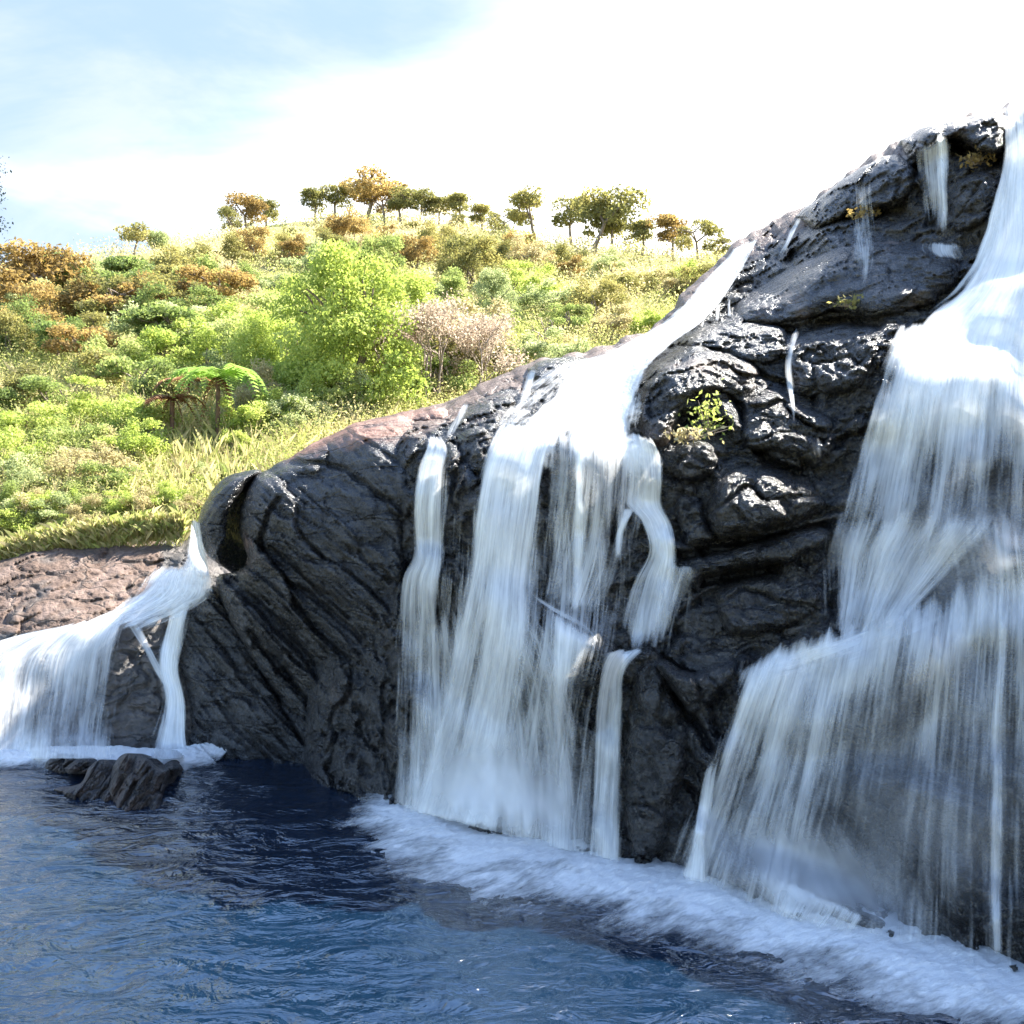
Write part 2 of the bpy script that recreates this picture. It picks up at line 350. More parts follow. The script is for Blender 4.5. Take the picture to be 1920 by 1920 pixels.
def rock(name, poly, surf, mat, seed=1, step=3.5, edge=40, recess=1.5, amp=(.45, .16, .05), strata=None, outline_amp=6, brown=None, skirt=3.0, freq=1.0, blocks=.25, calm=None, cracks=()):
    P = rough_outline(poly, outline_amp, seed)
    x0, y0 = P.min(0)-step; x1, y1 = P.max(0)+step
    gx = np.arange(x0, x1+step, step); gy = np.arange(y0, y1+step, step); r, c = len(gy), len(gx)
    x, y = np.meshgrid(gx, gy); x = x.ravel(); y = y.ravel()
    d, bx, by = poly_dist(P, x, y); ins = d > 0
    Fq = grid_faces(r, c); keep = ins[Fq].any(1); Fq = Fq[keep]
    out = ~ins; x = np.where(out, bx, x); y = np.where(out, by, y); d = np.maximum(d, 0)
    used = np.zeros(r*c, bool); used[Fq.ravel()] = True; idx = np.cumsum(used)-1
    x, y, d = x[used], y[used], d[used]; onb = out[used]; Fq = idx[Fq]
    Yd = surf(x, y)
    prof = 1-np.sqrt(np.clip(1-(1-np.clip(d/edge, 0, 1))**2, 0, 1))
    p = world(x, y, Yd)/U
    if strata is not None:
        a = strata; ca, sa = math.cos(a), math.sin(a)
        al = p[:, 0]*ca - p[:, 2]*sa; ac = p[:, 0]*sa + p[:, 2]*ca
        ps = np.stack([al*.20, p[:, 1]*.6, ac*1.35], 1)
        wv = fbm(ps*.8+5, 3, seed+40)
        lay = ac*1.9 + wv*.45 + fbm(ps*.5, 2, seed+9)*.8; saw = lay-np.floor(lay)
        st = (np.where(saw < .82, saw/.82, (1-saw)/.18)-.5)*.22*np.clip(.35+1.6*fbm(ps*.7+3, 2, seed+2), 0, 1.3)
        lay2 = ac*5.6 + wv*1.4; saw2 = lay2-np.floor(lay2); st += (np.where(saw2 < .8, saw2/.8, (1-saw2)/.2)-.5)*.09*np.clip(.2+1.8*fbm(ps*.9+13, 2, seed+3), 0, 1.2)
        q3 = ps*1.5
    else:
        st = 0; q3 = p*np.array([.85, .85, 1.15])
    disp = amp[0]*fbm(p*.42*freq, 3, seed) + amp[1]*fbm(q3*1.5*freq, 4, seed+5, .55) + amp[2]*fbm(q3*5*freq, 3, seed+11, .6, True)
    wp = q3*.75*freq + (.35 if strata is None else .10)*np.stack([fbm(p*1.1, 2, seed+21), fbm(p*1.1+9, 2, seed+22), fbm(p*1.1+19, 2, seed+23)], 1)
    pl, e = facets(wp, seed); disp += blocks*(1.9*pl - (.6 if strata is None else .4)*np.exp(-(e/.06)**2))
    pl, e = facets(wp*2.3+3, seed+1); disp += blocks*(.9*pl - .18*np.exp(-(e/.08)**2))
    pl, e = facets(wp*np.array([1., 1., 1.4])*5.6+7, seed+2); disp += blocks*(.42*pl - .07*np.exp(-(e/.12)**2))
    if calm is not None: disp = disp*calm(x, y); st = st*calm(x, y)
    for pts_, w_, dp in cracks:
        dm = np.full(len(x), 1e9); Q_ = spline(pts_, 26); xw_ = x+5*vnoise(p*2.1, 61); yw_ = y+5*vnoise(p*2.1, 62)
        for (ax, ay), (cx, cy) in zip(Q_[:-1], Q_[1:]):
            ex, ey = cx-ax, cy-ay; t = np.clip(((xw_-ax)*ex+(yw_-ay)*ey)/max(ex*ex+ey*ey, 1e-9), 0, 1); dm = np.minimum(dm, np.hypot(xw_-ax-t*ex, yw_-ay-t*ey))
        disp = disp - dp*np.exp(-(dm/w_)**2)
    Yd = Yd + recess*prof - (disp+st)*(1-.6*prof)
    V = world(x, y, Yd)
    b = np.full(len(x), .15) if brown is None else np.clip(brown(x, y), 0, 1)
    # depth raster for the water
    iy = np.clip(((y-ZY0)/ZS).astype(int), 0, ZH-1); ix = np.clip(((x-ZX0)/ZS).astype(int), 0, ZW-1); ok = (x > ZX0) & (x < ZX0+ZW*ZS) & (y > ZY0) & (y < ZY0+ZH*ZS)
    np.minimum.at(ZB, (iy[ok], ix[ok]), Yd[ok])
    # close the back: boundary edges run away from the viewer
    E = np.concatenate([Fq[:, [0, 1]], Fq[:, [1, 2]], Fq[:, [2, 3]], Fq[:, [3, 0]]]); key = np.sort(E, 1); kk = key[:, 0].astype(np.int64)*len(V)+key[:, 1]
    u, inv, cnt = np.unique(kk, return_inverse=True, return_counts=True); be = E[cnt[inv] == 1]
    bv = np.unique(be); m = np.full(len(V), -1); m[bv] = np.arange(len(bv))+len(V)
    cxm = V[:, 0].mean()
    back = V[bv] + np.array([0, skirt*U, 0]); back[:, 2] -= skirt*U*.25
    Fb = np.stack([be[:, 1], be[:, 0], m[be[:, 0]], m[be[:, 1]]], 1)
    V = np.vstack([V, back]); b = np.r_[b, b[bv]]; Fq = np.vstack([Fq, Fb])
    return put(name, V, Fq, mat, attrs={'brown': b})

SKY = [(560,905),(640,830),(720,788),(790,768),(850,747),(905,718),(960,692),(1000,676),(1060,664),(1110,657),(1160,640),(1235,603),(1285,545),(1335,500),(1380,455),(1422,432),(1455,408),(1492,392),(1535,368),(1572,338),(1602,312),(1642,290),(1682,266),(1730,238),(1780,228),(1830,207),(1890,197),(1930,188),(2060,150),(2260,95),(2500,-10),(2900,-420)]  # last points: unseen extension right of frame, added and raised to shade the pool
CL = [(700,1500,17.9),(940,1570,15.7),(1130,1612,14.7),(1300,1650,13.9),(1500,1700,13.0),(1700,1760,12.0),(1920,1830,11.0),(2200,1920,10.0),
 (600,1600,18.2),(700,1600,17.2),(1300,1800,13.3),(1920,1990,10.6),
 (640,860,21.2),(840,760,21.5),(960,700,22.5),(1100,665,23.5),(1240,608,24.5),(1340,500,26.5),(1420,440,27.5),(1500,395,26),(1600,315,24),(1730,242,22.3),(1830,212,21),(1920,195,20),(2200,110,18.5),
 (1000,830,16.9),(900,835,17.2),(1100,825,16.6),(1200,830,16.6),(1040,760,18.6),(900,780,19.6),(1150,700,20.5),(1240,640,22.5),(1330,560,24),(1400,500,25.3),
 (780,850,18.4),(740,1200,18.0),(700,1000,19.6),(600,1200,20.3),(850,1050,16.9),(850,1150,16.5),(850,1350,16.3),(1000,1100,16.3),(1000,1350,15.7),(1060,1150,15.6),(1140,1200,15.2),(1200,1100,15.9),(1200,950,16.4),
 (1080,1000,16.4),(1300,850,16.4),(1300,1030,15.8),(1330,1240,14.6),(1330,1300,14.4),(1250,1450,14.4),(1250,700,17.9),(1300,650,19),(1400,600,20.5),(1400,720,17.8),(1450,820,16.4),
 (1500,620,18.9),(1540,740,17.2),(1560,900,16.0),(1500,1000,15.4),(1450,1100,15.4),(1450,1210,14.6),(1550,450,21.5),(1500,500,21.9),(1450,550,22.2),(1600,560,19.5),(1700,470,20.0),
 (1640,400,21.9),(1750,350,20.8),(1700,590,18.2),(1800,500,18.8),(1850,350,19.4),(1900,480,17.9),(1650,660,16.6),(1750,700,15.9),(1850,700,15.4),(1600,1000,14.8),(1750,1000,14.3),(1850,1010,13.7),
 (1620,1150,14.2),(1560,1180,14.0),(1740,1120,13.7),(1500,1210,14.1),(1600,1300,13.5),(1800,1250,12.6),(1500,1450,13.5),(1750,1500,12.3),(1900,1500,11.7),(2150,700,14.3),(2150,1200,11.6),(2100,1500,11),(2200,400,17),(2900,2160,8),(2900,1400,8.8),(2900,700,10.5),(2900,-350,14.5),(2550,2050,9),(2550,1200,10.2),(2550,500,14)]
S_CL = Surf(CL)
top_brown = lambda x, y: .26 + .75*sstep(np.interp(x, [p[0] for p in SKY], [p[1] for p in SKY])+75-y, 0, 70)*sstep(x, 2300, 1500)
o = rock('cliff', SKY+[(2900,2300),(2260,2050),(1500,1990),(900,1800),(600,1640),(560,1300)], S_CL, M_CLIFF, 3, 3.6, 45, 2.2, (.40, .20, .07), blocks=.36, outline_amp=15, brown=top_brown, skirt=14,
     cracks=[([(1400,612),(1500,620),(1560,602),(1645,608)], 10, .9), ([(1790,272),(1835,292),(1872,302)], 12, 1.0), ([(1262,1042),(1400,1026),(1545,984)], 8, .8), ([(1268,815),(1305,775),(1352,800)], 13, .7), ([(1305,1092),(1380,1078),(1450,1066)], 10, .8), ([(1380,738),(1398,800),(1440,862),(1500,886)], 8, .7), ([(1255,655),(1330,645),(1425,700),(1470,720)], 6, .5), ([(1490,432),(1580,405),(1690,392)], 9, .6), ([(1215,1240),(1300,1350),(1330,1400)], 9, .6), ([(1560,400),(1650,350),(1730,310)], 8, .6)])
tag(o, 'tall dark wet rock face behind the curtains of falling water', 'cliff', kind='structure')

def bump_on(base, k, c=None):
    """surface standing k proud of another, fullest at centre c"""
    if c is None: return lambda x, y: base(x, y)-k
    cx, cy, rx, ry = c
    return lambda x, y: base(x, y)-k*(.45+.55*np.sqrt(np.clip(1-((x-cx)/rx)**2-((y-cy)/ry)**2, 0, 1)))

# layered boulder left of the middle fall
S_BO = Surf([(400,950,20.2),(500,950,19.5),(600,1000,19.1),(700,1000,18.7),(560,1150,19.3),(470,1100,20.0),(480,1200,20.1),(640,1300,19.3),(500,1350,20.4),(600,1440,20.1),(400,1400,20.8),(700,850,19.2),(600,830,20.7),(520,880,20.3),(760,900,18.5),(740,1100,18.2),(720,1300,18.3),(690,1480,18.4),(820,800,20.2),(780,780,20.8),(350,1200,21.4),(350,1420,20.8)])
o = rock('boulder', [(478,890),(535,862),(600,824),(680,790),(770,770),(830,765),(850,800),(800,850),(775,950),(765,1100),(745,1250),(730,1400),(715,1530),(640,1500),(590,1450),(530,1340),(475,1240),(425,1150),(405,1085),(440,1070),(466,1050),(450,1000),(452,945)], S_BO, M_LAYER, 11, 3.2, 34, 1.1, (.30, .14, .05), strata=R(37), outline_amp=5, skirt=2.5, blocks=.30, calm=lambda x, y: .45+.6*sstep(y+(x-600)*-.25, 860, 1060),
     cracks=[([(500,885),(560,868),(640,880),(700,920),(770,965)], 4.5, .28), ([(520,935),(500,975),(488,1035)], 5, .3), ([(430,1090),(520,1170),(620,1290),(700,1400)], 10, .5), ([(480,1060),(600,1130),(700,1220)], 6, .3), ([(470,1190),(560,1290),(640,1400)], 9, .4)],
     brown=lambda x, y: .12+.62*sstep(960-y-(x-480)*.18, 20, 130)+.5*np.exp(-(((x-462)/16)**2+((y-1020)/45)**2)))
tag(o, 'large layered dark boulder with rusty top, slanting beds, between left falls and middle curtain', 'boulder')
o = rock('rock_sliver', [(369,985),(384,940),(418,898),(465,882),(490,884),(462,915),(436,960),(428,1010),(415,1052),(396,1048),(380,1025)], lambda x, y: S_BO(x, y)+.2, M_LAYER, 14, 2.6, 24, .9, (.12, .10, .04), strata=R(-50), outline_amp=3, skirt=1.6, blocks=.10)
tag(o, 'grey rounded rock flake split from layered boulder by a dark crack', 'rock')
o = rock('rock_slab', [(400,1095),(440,1165),(500,1270),(560,1370),(640,1440),(660,1520),(500,1500),(330,1490),(345,1400),(352,1330),(330,1230),(335,1165),(365,1130)], Surf([(400,1100,21.0),(350,1200,21.6),(420,1300,20.9),(500,1350,20.3),(600,1440,20.0),(360,1420,20.85),(500,1420,20.5),(450,1200,20.9),(500,1550,20.0),(640,1540,19.6)]), M_LAYER, 17, 3.0, 30, .8, (.2, .12, .045), strata=R(40), outline_amp=5, skirt=1.5, brown=lambda x, y: .1+0*x, blocks=.26)
tag(o, 'smooth blue-grey rock slab sloping into pool beside the twisting chute', 'rock')

# left bank
S_BK = Surf([(-150,1085,25.5),(0,1065,26.0),(150,1032,27),(250,1018,27.6),(345,1012,28),(300,1100,24.2),(200,1130,23.8),(100,1150,23.4),(0,1200,22.9),(-150,1230,22.6),(150,1180,22.6),(250,1165,22.9),(150,1300,21.6),(130,1425,20.9),(-150,1425,20.7),(350,1085,24),(400,1100,23.5),(340,1180,22.8),(340,1300,21.8),(380,1410,21.0),(470,1200,22.3),(470,1050,25),(100,1550,20.2),(400,1550,20.2),(250,1250,22.0),(380,1030,26)])
o = rock('rock_bank', [(-310,1105),(-150,1078),(0,1048),(60,1030),(150,1015),(250,1000),(345,994),(430,985),(500,1060),(500,1520),(-310,1540)], S_BK, M_BANK, 23, 3.2, 26, 1.4, (.3, .16, .05), outline_amp=5, skirt=4, brown=lambda x, y: np.where(y < 1190-.07*x, .72, .1)-.6*sstep(x, 290, 330), blocks=.18)
tag(o, 'weathered brown and grey rock bank under the grass at left', 'rock bank')

# rocks standing out of the main face: name, outline, proud, seed, edge, label
RK = [
 ('rock_shelf', [(1203,840),(1196,770),(1212,695),(1255,655),(1320,645),(1400,668),(1428,705),(1400,760),(1352,742),(1300,752),(1272,790),(1262,835),(1235,850)], .55, 31, 30, 'mottled pale lichen-stained rock shelf beside upper cascade and above leafy plant'),
 ('rock', [(1240,870),(1270,832),(1330,822),(1350,860),(1330,900),(1275,905)], .45, 32, 22, 'small smooth dark rock just below the leafy plant'),
 ('rock', [(1325,905),(1365,868),(1430,862),(1500,890),(1552,935),(1540,965),(1490,985),(1410,1010),(1345,1018),(1318,975)], .75, 33, 40, 'big rounded wrinkled black rock left of the right fall'),
 ('rock', [(1255,905),(1305,905),(1330,970),(1345,1015),(1290,1032),(1268,990)], .35, 34, 20, 'narrow dark rock beside right edge of the middle curtain'),
 ('rock', [(1385,790),(1400,742),(1450,725),(1500,755),(1560,780),(1570,850),(1520,880),(1440,850),(1390,840)], .5, 35, 30, 'lumpy black rock above the big wrinkled rock'),
 ('rock_slab', [(1262,1075),(1310,1045),(1420,1015),(1530,985),(1560,1010),(1500,1050),(1440,1062),(1325,1085),(1320,1120)], .55, 36, 20, 'slanting smooth grey slab below the big wrinkled rock'),
 ('rock', [(1330,1150),(1345,1100),(1450,1075),(1540,1085),(1540,1150),(1450,1190),(1370,1200)], .45, 37, 30, 'shadowed dark block beneath the slanting slab'),
 ('rock', [(1222,1245),(1245,1232),(1290,1258),(1330,1245),(1380,1222),(1420,1225),(1395,1270),(1345,1315),(1300,1345),(1260,1300)], .55, 38, 22, 'dark pointed rock nose with thin water lip beside lower right sheet'),
 ('rock', [(1372,605),(1385,565),(1440,525),(1520,480),(1610,447),(1700,446),(1780,462),(1815,500),(1770,560),(1700,590),(1640,600),(1560,585),(1500,608),(1430,612)], .75, 39, 45, 'long domed brown-black rock between upper trickles and right fall'),
 ('rock', [(1470,650),(1520,625),(1600,612),(1660,620),(1640,690),(1600,742),(1540,748),(1495,745),(1470,700)], .5, 40, 30, 'glistening lumpy rock just left of the right fall crest'),
 ('rock', [(1270,650),(1300,618),(1400,600),(1470,615),(1475,660),(1430,690),(1330,655)], .4, 41, 24, 'flat wet rock tier below the three tiny trickles'),
 ('rock_ledge', [(1690,262),(1740,235),(1800,222),(1868,204),(1885,240),(1875,290),(1835,285),(1790,262),(1740,300),(1700,300)], .75, 42, 20, 'overhanging cap rock at top of cliff beside right fall crest'),
 ('rock_ledge', [(1490,405),(1560,352),(1620,312),(1690,290),(1720,330),(1690,385),(1600,400),(1530,430)], .55, 43, 22, 'dark broken ledge along the skyline left of the cap rock'),
 ('rock', [(1790,330),(1850,320),(1880,360),(1840,430),(1790,440),(1770,390)], .4, 44, 24, 'rough dark rock under cap rock against right fall'),
 ('rock', [(1050,850),(1090,822),(1140,830),(1160,870),(1165,960),(1145,1060),(1090,1080),(1050,1000)], .30, 45, 30, 'mossy dark knob showing through the middle curtain'),
 ('rock', [(1155,970),(1190,952),(1225,955),(1245,1000),(1225,1050),(1180,1070),(1158,1030)], .35, 46, 22, 'small dark knob under right strand of the middle curtain'),
 ('rock_ledge', [(890,1095),(985,1100),(1060,1145),(1130,1190),(1165,1225),(1120,1290),(1030,1320),(940,1250)], .45, 47, 34, 'sloping ledge that splits the middle curtain halfway down'),
 ('rock', [(1175,1225),(1210,1205),(1240,1225),(1265,1300),(1300,1380),(1280,1500),(1240,1600),(1180,1640),(1165,1450),(1180,1300)], .4, 48, 34, 'tall dark rock rib between the middle curtain and lower right sheet'),
 ('rock', [(985,690),(1030,672),(1080,668),(1130,680),(1110,700),(1040,715),(1000,715)], .5, 49, 18, 'dark rock hump at skyline left of the upper cascade'),
 ('rock', [(830,800),(870,765),(930,735),(985,725),(960,770),(930,820),(880,835)], .35, 50, 26, 'wet brownish rock with little rills beside the upper cascade'),
 ('rock_ledge', [(1340,1655),(1400,1615),(1480,1640),(1600,1690),(1690,1750),(1640,1780),(1480,1740)], .45, 51, 22, 'low wedge-shaped rock at foot of lower right sheet'),
 ('rock', [(770,1060),(800,1030),(850,1040),(870,1085),(830,1130),(775,1120)], .35, 52, 20, 'small dark ledge under the thin left strand of middle curtain'),
]
for nm, poly, proud, seed, edge, lab in RK:
    P = np.array(poly); c = P.mean(0); rx = (P[:, 0].max()-P[:, 0].min())*.62; ry = (P[:, 1].max()-P[:, 1].min())*.62
    sf = bump_on(S_CL, proud*1.25, (*c, rx, ry))
    br = (lambda x, y: .42+0*x) if seed in (31, 39, 42, 50) else (lambda x, y: .24+0*x)
    o = rock(nm, poly, sf, M_CLIFF, seed, 3.0, edge, proud*1.5+.35, (.20, .16, .06), outline_amp=7, skirt=.8, brown=br, blocks=.27 if seed not in (36, 39, 45) else .13, freq=1.25 if seed != 39 else .9)
    tag(o, lab, 'rock')

# rocks in the pool, by the left fall
for nm, poly, dist, seed, lab in [
    ('rock', [(205,1530),(200,1480),(215,1430),(240,1413),(270,1420),(300,1440),(318,1442),(308,1475),(300,1530),(270,1560),(225,1560)], 18.0, 61, 'brown craggy rock, tallest one standing in pool before left fall'),
    ('rock', [(95,1478),(150,1468),(165,1440),(190,1424),(215,1435),(222,1490),(200,1530),(150,1520)], 18.4, 62, 'brown craggy rock, lower left neighbour of the tallest pool rock'),
    ('rock', [(118,1440),(140,1424),(165,1418),(185,1428),(170,1448),(130,1452)], 19.5, 63, 'small flat dark rock at foot of left fall'),
    ('rock', [(78,1440),(95,1418),(130,1410),(165,1420),(160,1440),(110,1455)], 20.1, 64, 'smooth round rock under foam at foot of left fall'),
    ('rock', [(300,1445),(312,1428),(330,1425),(338,1440),(325,1455)], 19.2, 65, 'tiny rock poking from foam at foot of the twisting chute')]:
    P = np.array(poly, float); c = P.mean(0); rr = P.max(0)-P.min(0); wl = dist
    sf = (lambda c, rr, dist: lambda x, y: dist + (y-c[1])/rr[1]*-.9 - .5*np.sqrt(np.clip(1-((x-c[0])/rr[0]/.6)**2, 0, 1)))(c, rr, dist)
    o = rock(nm, poly, sf, M_POOLROCK, seed, 1.6, 16, .8, (.14, .16, .06), outline_amp=4, skirt=.5, brown=lambda x, y: .5+0*x, blocks=.16, freq=2.2, strata=R(-70))
    tag(o, lab, 'rock', 'rocks in the pool below the left fall')

# ------------------------------------------------------------------ water on the rock
def soften(A, k, op):
    B = A
    for ax in (0, 1):
        st = [np.roll(B, s, ax) for s in range(-k, k+1)]
        B = np.min(st, 0) if op == 'min' else np.mean(st, 0)
    return B
ZB = np.where(ZB > 59, np.inf, ZB)
for _ in range(14):                              # fill empty cells from neighbours
    m = np.isinf(ZB)
    if not m.any(): break
    ZB = np.where(m, soften(ZB, 1, 'min'), ZB)
ZB[np.isinf(ZB)] = 30
ZH_ = soften(soften(ZB, 2, 'min'), 3, 'mean'); ZS_ = soften(soften(soften(ZB, 4, 'min'), 6, 'mean'), 4, 'mean'); ZN = ZH_
def rockdist(x, y, ZN=None):
    ZN = ZH_ if ZN is None else ZN
    fx = np.clip((x-ZX0)/ZS, 0, ZW-1.01); fy = np.clip((y-ZY0)/ZS, 0, ZH-1.01); ix = fx.astype(int); iy = fy.astype(int); u = fx-ix; v = fy-iy
    return (ZN[iy, ix]*(1-u)+ZN[iy, ix+1]*u)*(1-v)+(ZN[iy+1, ix]*(1-u)+ZN[iy+1, ix+1]*u)*v
def fall(label, rows, off=.10, mat=None, layers=2, edge=(.18, .18), ends=(.06, .05), hug=False, name='waterfall', group=None, cat='waterfall', seed=0):
    """rows: (xl, yl, xr, yr, density left, middle, right), from crest to foot"""
    Rw = np.array(rows, float); ln = np.abs(np.diff(Rw[:, 1])).sum()+np.abs(np.diff(Rw[:, 0])).sum()*.5
    n = max(12, int(ln/5)); k = max(9, int(np.abs(Rw[:, 2]-Rw[:, 0]).max()/6)); S = spline(Rw, n)
    u = np.linspace(0, 1, k)[None]; t = np.linspace(0, 1, n)[:, None]
    V = []; Fs = []; UV = []; D = []
    for ly in range(layers):
        x = S[:, 0:1]*(1-u)+S[:, 2:3]*u; y = S[:, 1:2]*(1-u)+S[:, 3:4]*u
        wob = fbm(np.c_[np.tile(u*5, (n, 1)).ravel(), np.tile(t*2, (1, k)).ravel(), np.full(n*k, seed+ly*3.)], 2, seed+ly).reshape(n, k)
        x = x + wob*4
        Yd = rockdist(x, y, ZS_ if k > 24 else None) - off*(1+ly*.9)
        if not hug:                             # once over a lip the water falls on, it does not follow the rock back in
            for i in range(1, n): Yd[i] = np.minimum(Yd[i], Yd[i-1]+.02)
        for _ in range(2): Yd[1:-1] = (Yd[:-2]+2*Yd[1:-1]+Yd[2:])/4
        if k > 4:
            for _ in range(2): Yd[:, 1:-1] = (Yd[:, :-2]+2*Yd[:, 1:-1]+Yd[:, 2:])/4
        P = world(x, y, Yd); V.append(P.reshape(-1, 3))
        dv = np.zeros((n, k)); dv[1:] = np.cumsum(np.linalg.norm(np.diff(P, axis=0), axis=2), 0); dv = dv.mean(1, keepdims=True)*np.ones((1, k))
        wid = np.linalg.norm(P[:, -1]-P[:, 0], axis=1).mean()
        UV.append(np.stack([np.tile(u*wid, (n, 1))+ly*13.7+seed*7.3, dv+seed*3.1], -1).reshape(-1, 2))
        d = np.where(u < .5, S[:, 4:5]*(1-2*u)+S[:, 5:6]*2*u, S[:, 5:6]*(2-2*u)+S[:, 6:7]*(2*u-1))
        ea = min(.20, .45/wid)
        un = np.tile(u*wid, (n, 1)).ravel(); tn_ = np.tile(dv[:, :1], (1, k)).ravel()
        fe = fbm(np.c_[un*2.2, tn_*.30, np.full(n*k, seed+9.)], 3, seed+30).reshape(n, k); fv = fbm(np.c_[un*3.1, np.zeros(n*k), np.full(n*k, seed+2.)], 3, seed+31).reshape(n, k)
        d = d*sstep(u+ea*fe*(u < .5), 0, edge[0]*1.25+.02)*sstep(1-u+ea*fe*(u > .5), 0, edge[1]*1.25+.02)
        if ends[0]: d = d*sstep(t, 0, ends[0]*np.clip(1.1+.9*fv, .3, 2.5))
        if ends[1]: d = d*sstep(1-t, 0, ends[1]*np.clip(1.1+.9*fv, .3, 2.5))
        D.append((d*(1 if ly == 0 else .8)).ravel()); Fs.append(grid_faces(n, k)+ly*n*k)
    o = put(name, np.vstack(V), np.vstack(Fs), mat or M_FALL, attrs={'dens': np.concatenate(D)}, uv=np.vstack(UV))
    return tag(o, label, cat, group)
fall('brilliant white cascade sliding down the sunlit skyline to the middle lip', [
  (1378,462,1428,440,.9,1,.8),(1335,505,1398,500,.7,.85,.65),(1290,550,1365,555,.7,.88,.65),(1245,600,1320,602,.75,.9,.8),(1150,648,1272,640,.6,.9,.9),(1050,690,1232,690,.6,.9,.95),(985,755,1216,755,.8,1,1),(930,808,1212,815,.8,1,.9),(900,850,1235,858,.75,.9,.8),(885,910,1245,915,.5,.55,.5),(880,960,1245,965,.3,.3,.3)],
  hug=True, edge=(.16, .12), ends=(.02, .30), off=.09, mat=M_RAPID, seed=1)
fall('thin wet slide spreading left of the upper cascade over dark slabs', [(1075,668,1150,655,.3,.5,.6),(1010,700,1080,705,.35,.5,.55),(960,745,1020,755,.35,.5,.5),(915,790,970,800,.35,.5,.5),(890,840,930,845,.3,.4,.4)], hug=True, edge=(.3, .2), ends=(.15, .2), off=.08, mat=M_RAPID, seed=18)
fall('broad white curtain in the middle, falling from lip to foam', [
  (930,780,1060,790,.5,.9,.6),(908,822,1060,828,.9,1,.8),(884,875,1050,882,.85,.85,.6),(868,960,1040,972,.85,.72,.5),(856,1060,1025,1085,.75,.7,.5),(830,1160,1030,1180,.62,.66,.45),(795,1300,1020,1310,.55,.62,.45),(752,1440,1000,1455,.55,.66,.45),(725,1520,970,1575,.6,.8,.5)], ends=(.03, .02), seed=2)
fall('fine hanging veil across the whole face of the middle falls', [
  (770,850,1250,850,.2,.38,.34),(758,930,1258,930,.28,.42,.38),(748,1050,1272,1060,.36,.44,.38),(738,1200,1262,1200,.40,.46,.36),(725,1350,1225,1350,.42,.48,.36),(714,1500,1190,1625,.46,.52,.44)], ends=(.2, .01), off=.05, layers=1, mat=M_FALLFINE, seed=17)
fall('faint veil of spray joining the lower streams of the middle falls', [
  (745,1075,1000,1090,.36,.45,.36),(735,1180,1080,1190,.44,.52,.44),(725,1320,1130,1310,.46,.54,.46),(716,1450,1160,1460,.50,.58,.48),(708,1505,1170,1628,.52,.6,.5)], ends=(.2, .01), off=.03, layers=1, seed=16)
fall('thin left strand of the middle falls beside the layered boulder', [
  (806,805,822,806,.5,.8,.5),(793,838,848,842,.7,.9,.7),(773,885,846,888,.7,.8,.6),(762,960,843,960,.55,.75,.5),(765,1040,838,1050,.5,.72,.5),(745,1085,835,1095,.5,.7,.5),(735,1180,840,1160,.45,.6,.45),(728,1300,840,1300,.4,.5,.4),(720,1420,850,1430,.4,.5,.4),(712,1510,850,1545,.5,.55,.5)], ends=(.04, .02), seed=3)
fall('sparse veil of fine streams over the mossy knob', [
  (1000,795,1250,830,.6,.7,.7),(1000,870,1250,895,.55,.5,.6),(985,970,1245,985,.46,.44,.42),(975,1060,1225,1070,.44,.44,.36),(975,1120,1165,1195,.5,.5,.3)], mat=M_FALLFINE, ends=(.05, .1), seed=4)
fall('narrow stream over the mossy knob in middle of the curtain', [
  (1075,822,1112,825,.8,.9,.7),(1072,880,1100,882,.5,.75,.5),(1068,980,1104,985,.5,.65,.4),(1060,1090,1105,1100,.5,.55,.4),(1050,1150,1115,1165,.4,.5,.3)], edge=(.3, .3), ends=(.06, .1), seed=5)
fall('stepped right strand of the middle falls', [
  (1165,800,1225,815,.7,.8,.7),(1160,838,1245,858,.7,.8,.7),(1165,890,1248,900,.6,.5,.7),(1160,942,1250,945,.7,.8,.7),(1190,975,1265,985,.6,.9,.7),(1205,1032,1274,1036,.55,.75,.6),(1175,1088,1276,1086,.5,.6,.5),(1152,1140,1276,1142,.5,.55,.42),(1138,1200,1266,1212,.6,.65,.42),(1125,1250,1240,1255,.5,.5,.3)], mat=M_FALLFINE, edge=(.22, .15), ends=(.04, .2), seed=6)
fall('short white stream over small knob within the right strand', [(1162,948,1200,946,.7,.9,.6),(1150,1000,1175,1000,.5,.7,.4),(1145,1060,1170,1060,.4,.5,.3)], edge=(.3, .3), ends=(.1, .2), seed=66)
fall('thin water film fanning over slab right of the stepped strand', [(1250,1050,1330,1060,.5,.5,.2),(1225,1100,1320,1120,.6,.5,.15),(1205,1170,1310,1200,.5,.4,.15),(1200,1215,1300,1240,.3,.3,.1)], mat=M_FALLFINE, seed=67)
fall('chute of white water at foot of the stepped right strand', [
  (1135,1210,1235,1208,.8,.9,.5),(1120,1255,1184,1255,.7,.85,.65),(1108,1330,1178,1330,.6,.72,.6),(1100,1430,1176,1430,.55,.68,.55),(1090,1530,1176,1530,.55,.66,.5),(1080,1605,1178,1628,.55,.7,.5)], edge=(.2, .2), ends=(.05, .02), seed=7)
fall('water spilling along and off the sloping middle ledge', [
  (985,1100,1150,1198,.4,.8,.8),(980,1140,1142,1224,.6,.75,.6),(990,1230,1120,1280,.6,.6,.3),(1000,1350,1100,1360,.6,.5,.3),(1000,1480,1090,1480,.65,.5,.3),(1000,1590,1090,1605,.75,.6,.4)], edge=(.4, .25), ends=(.08, .02), seed=8)
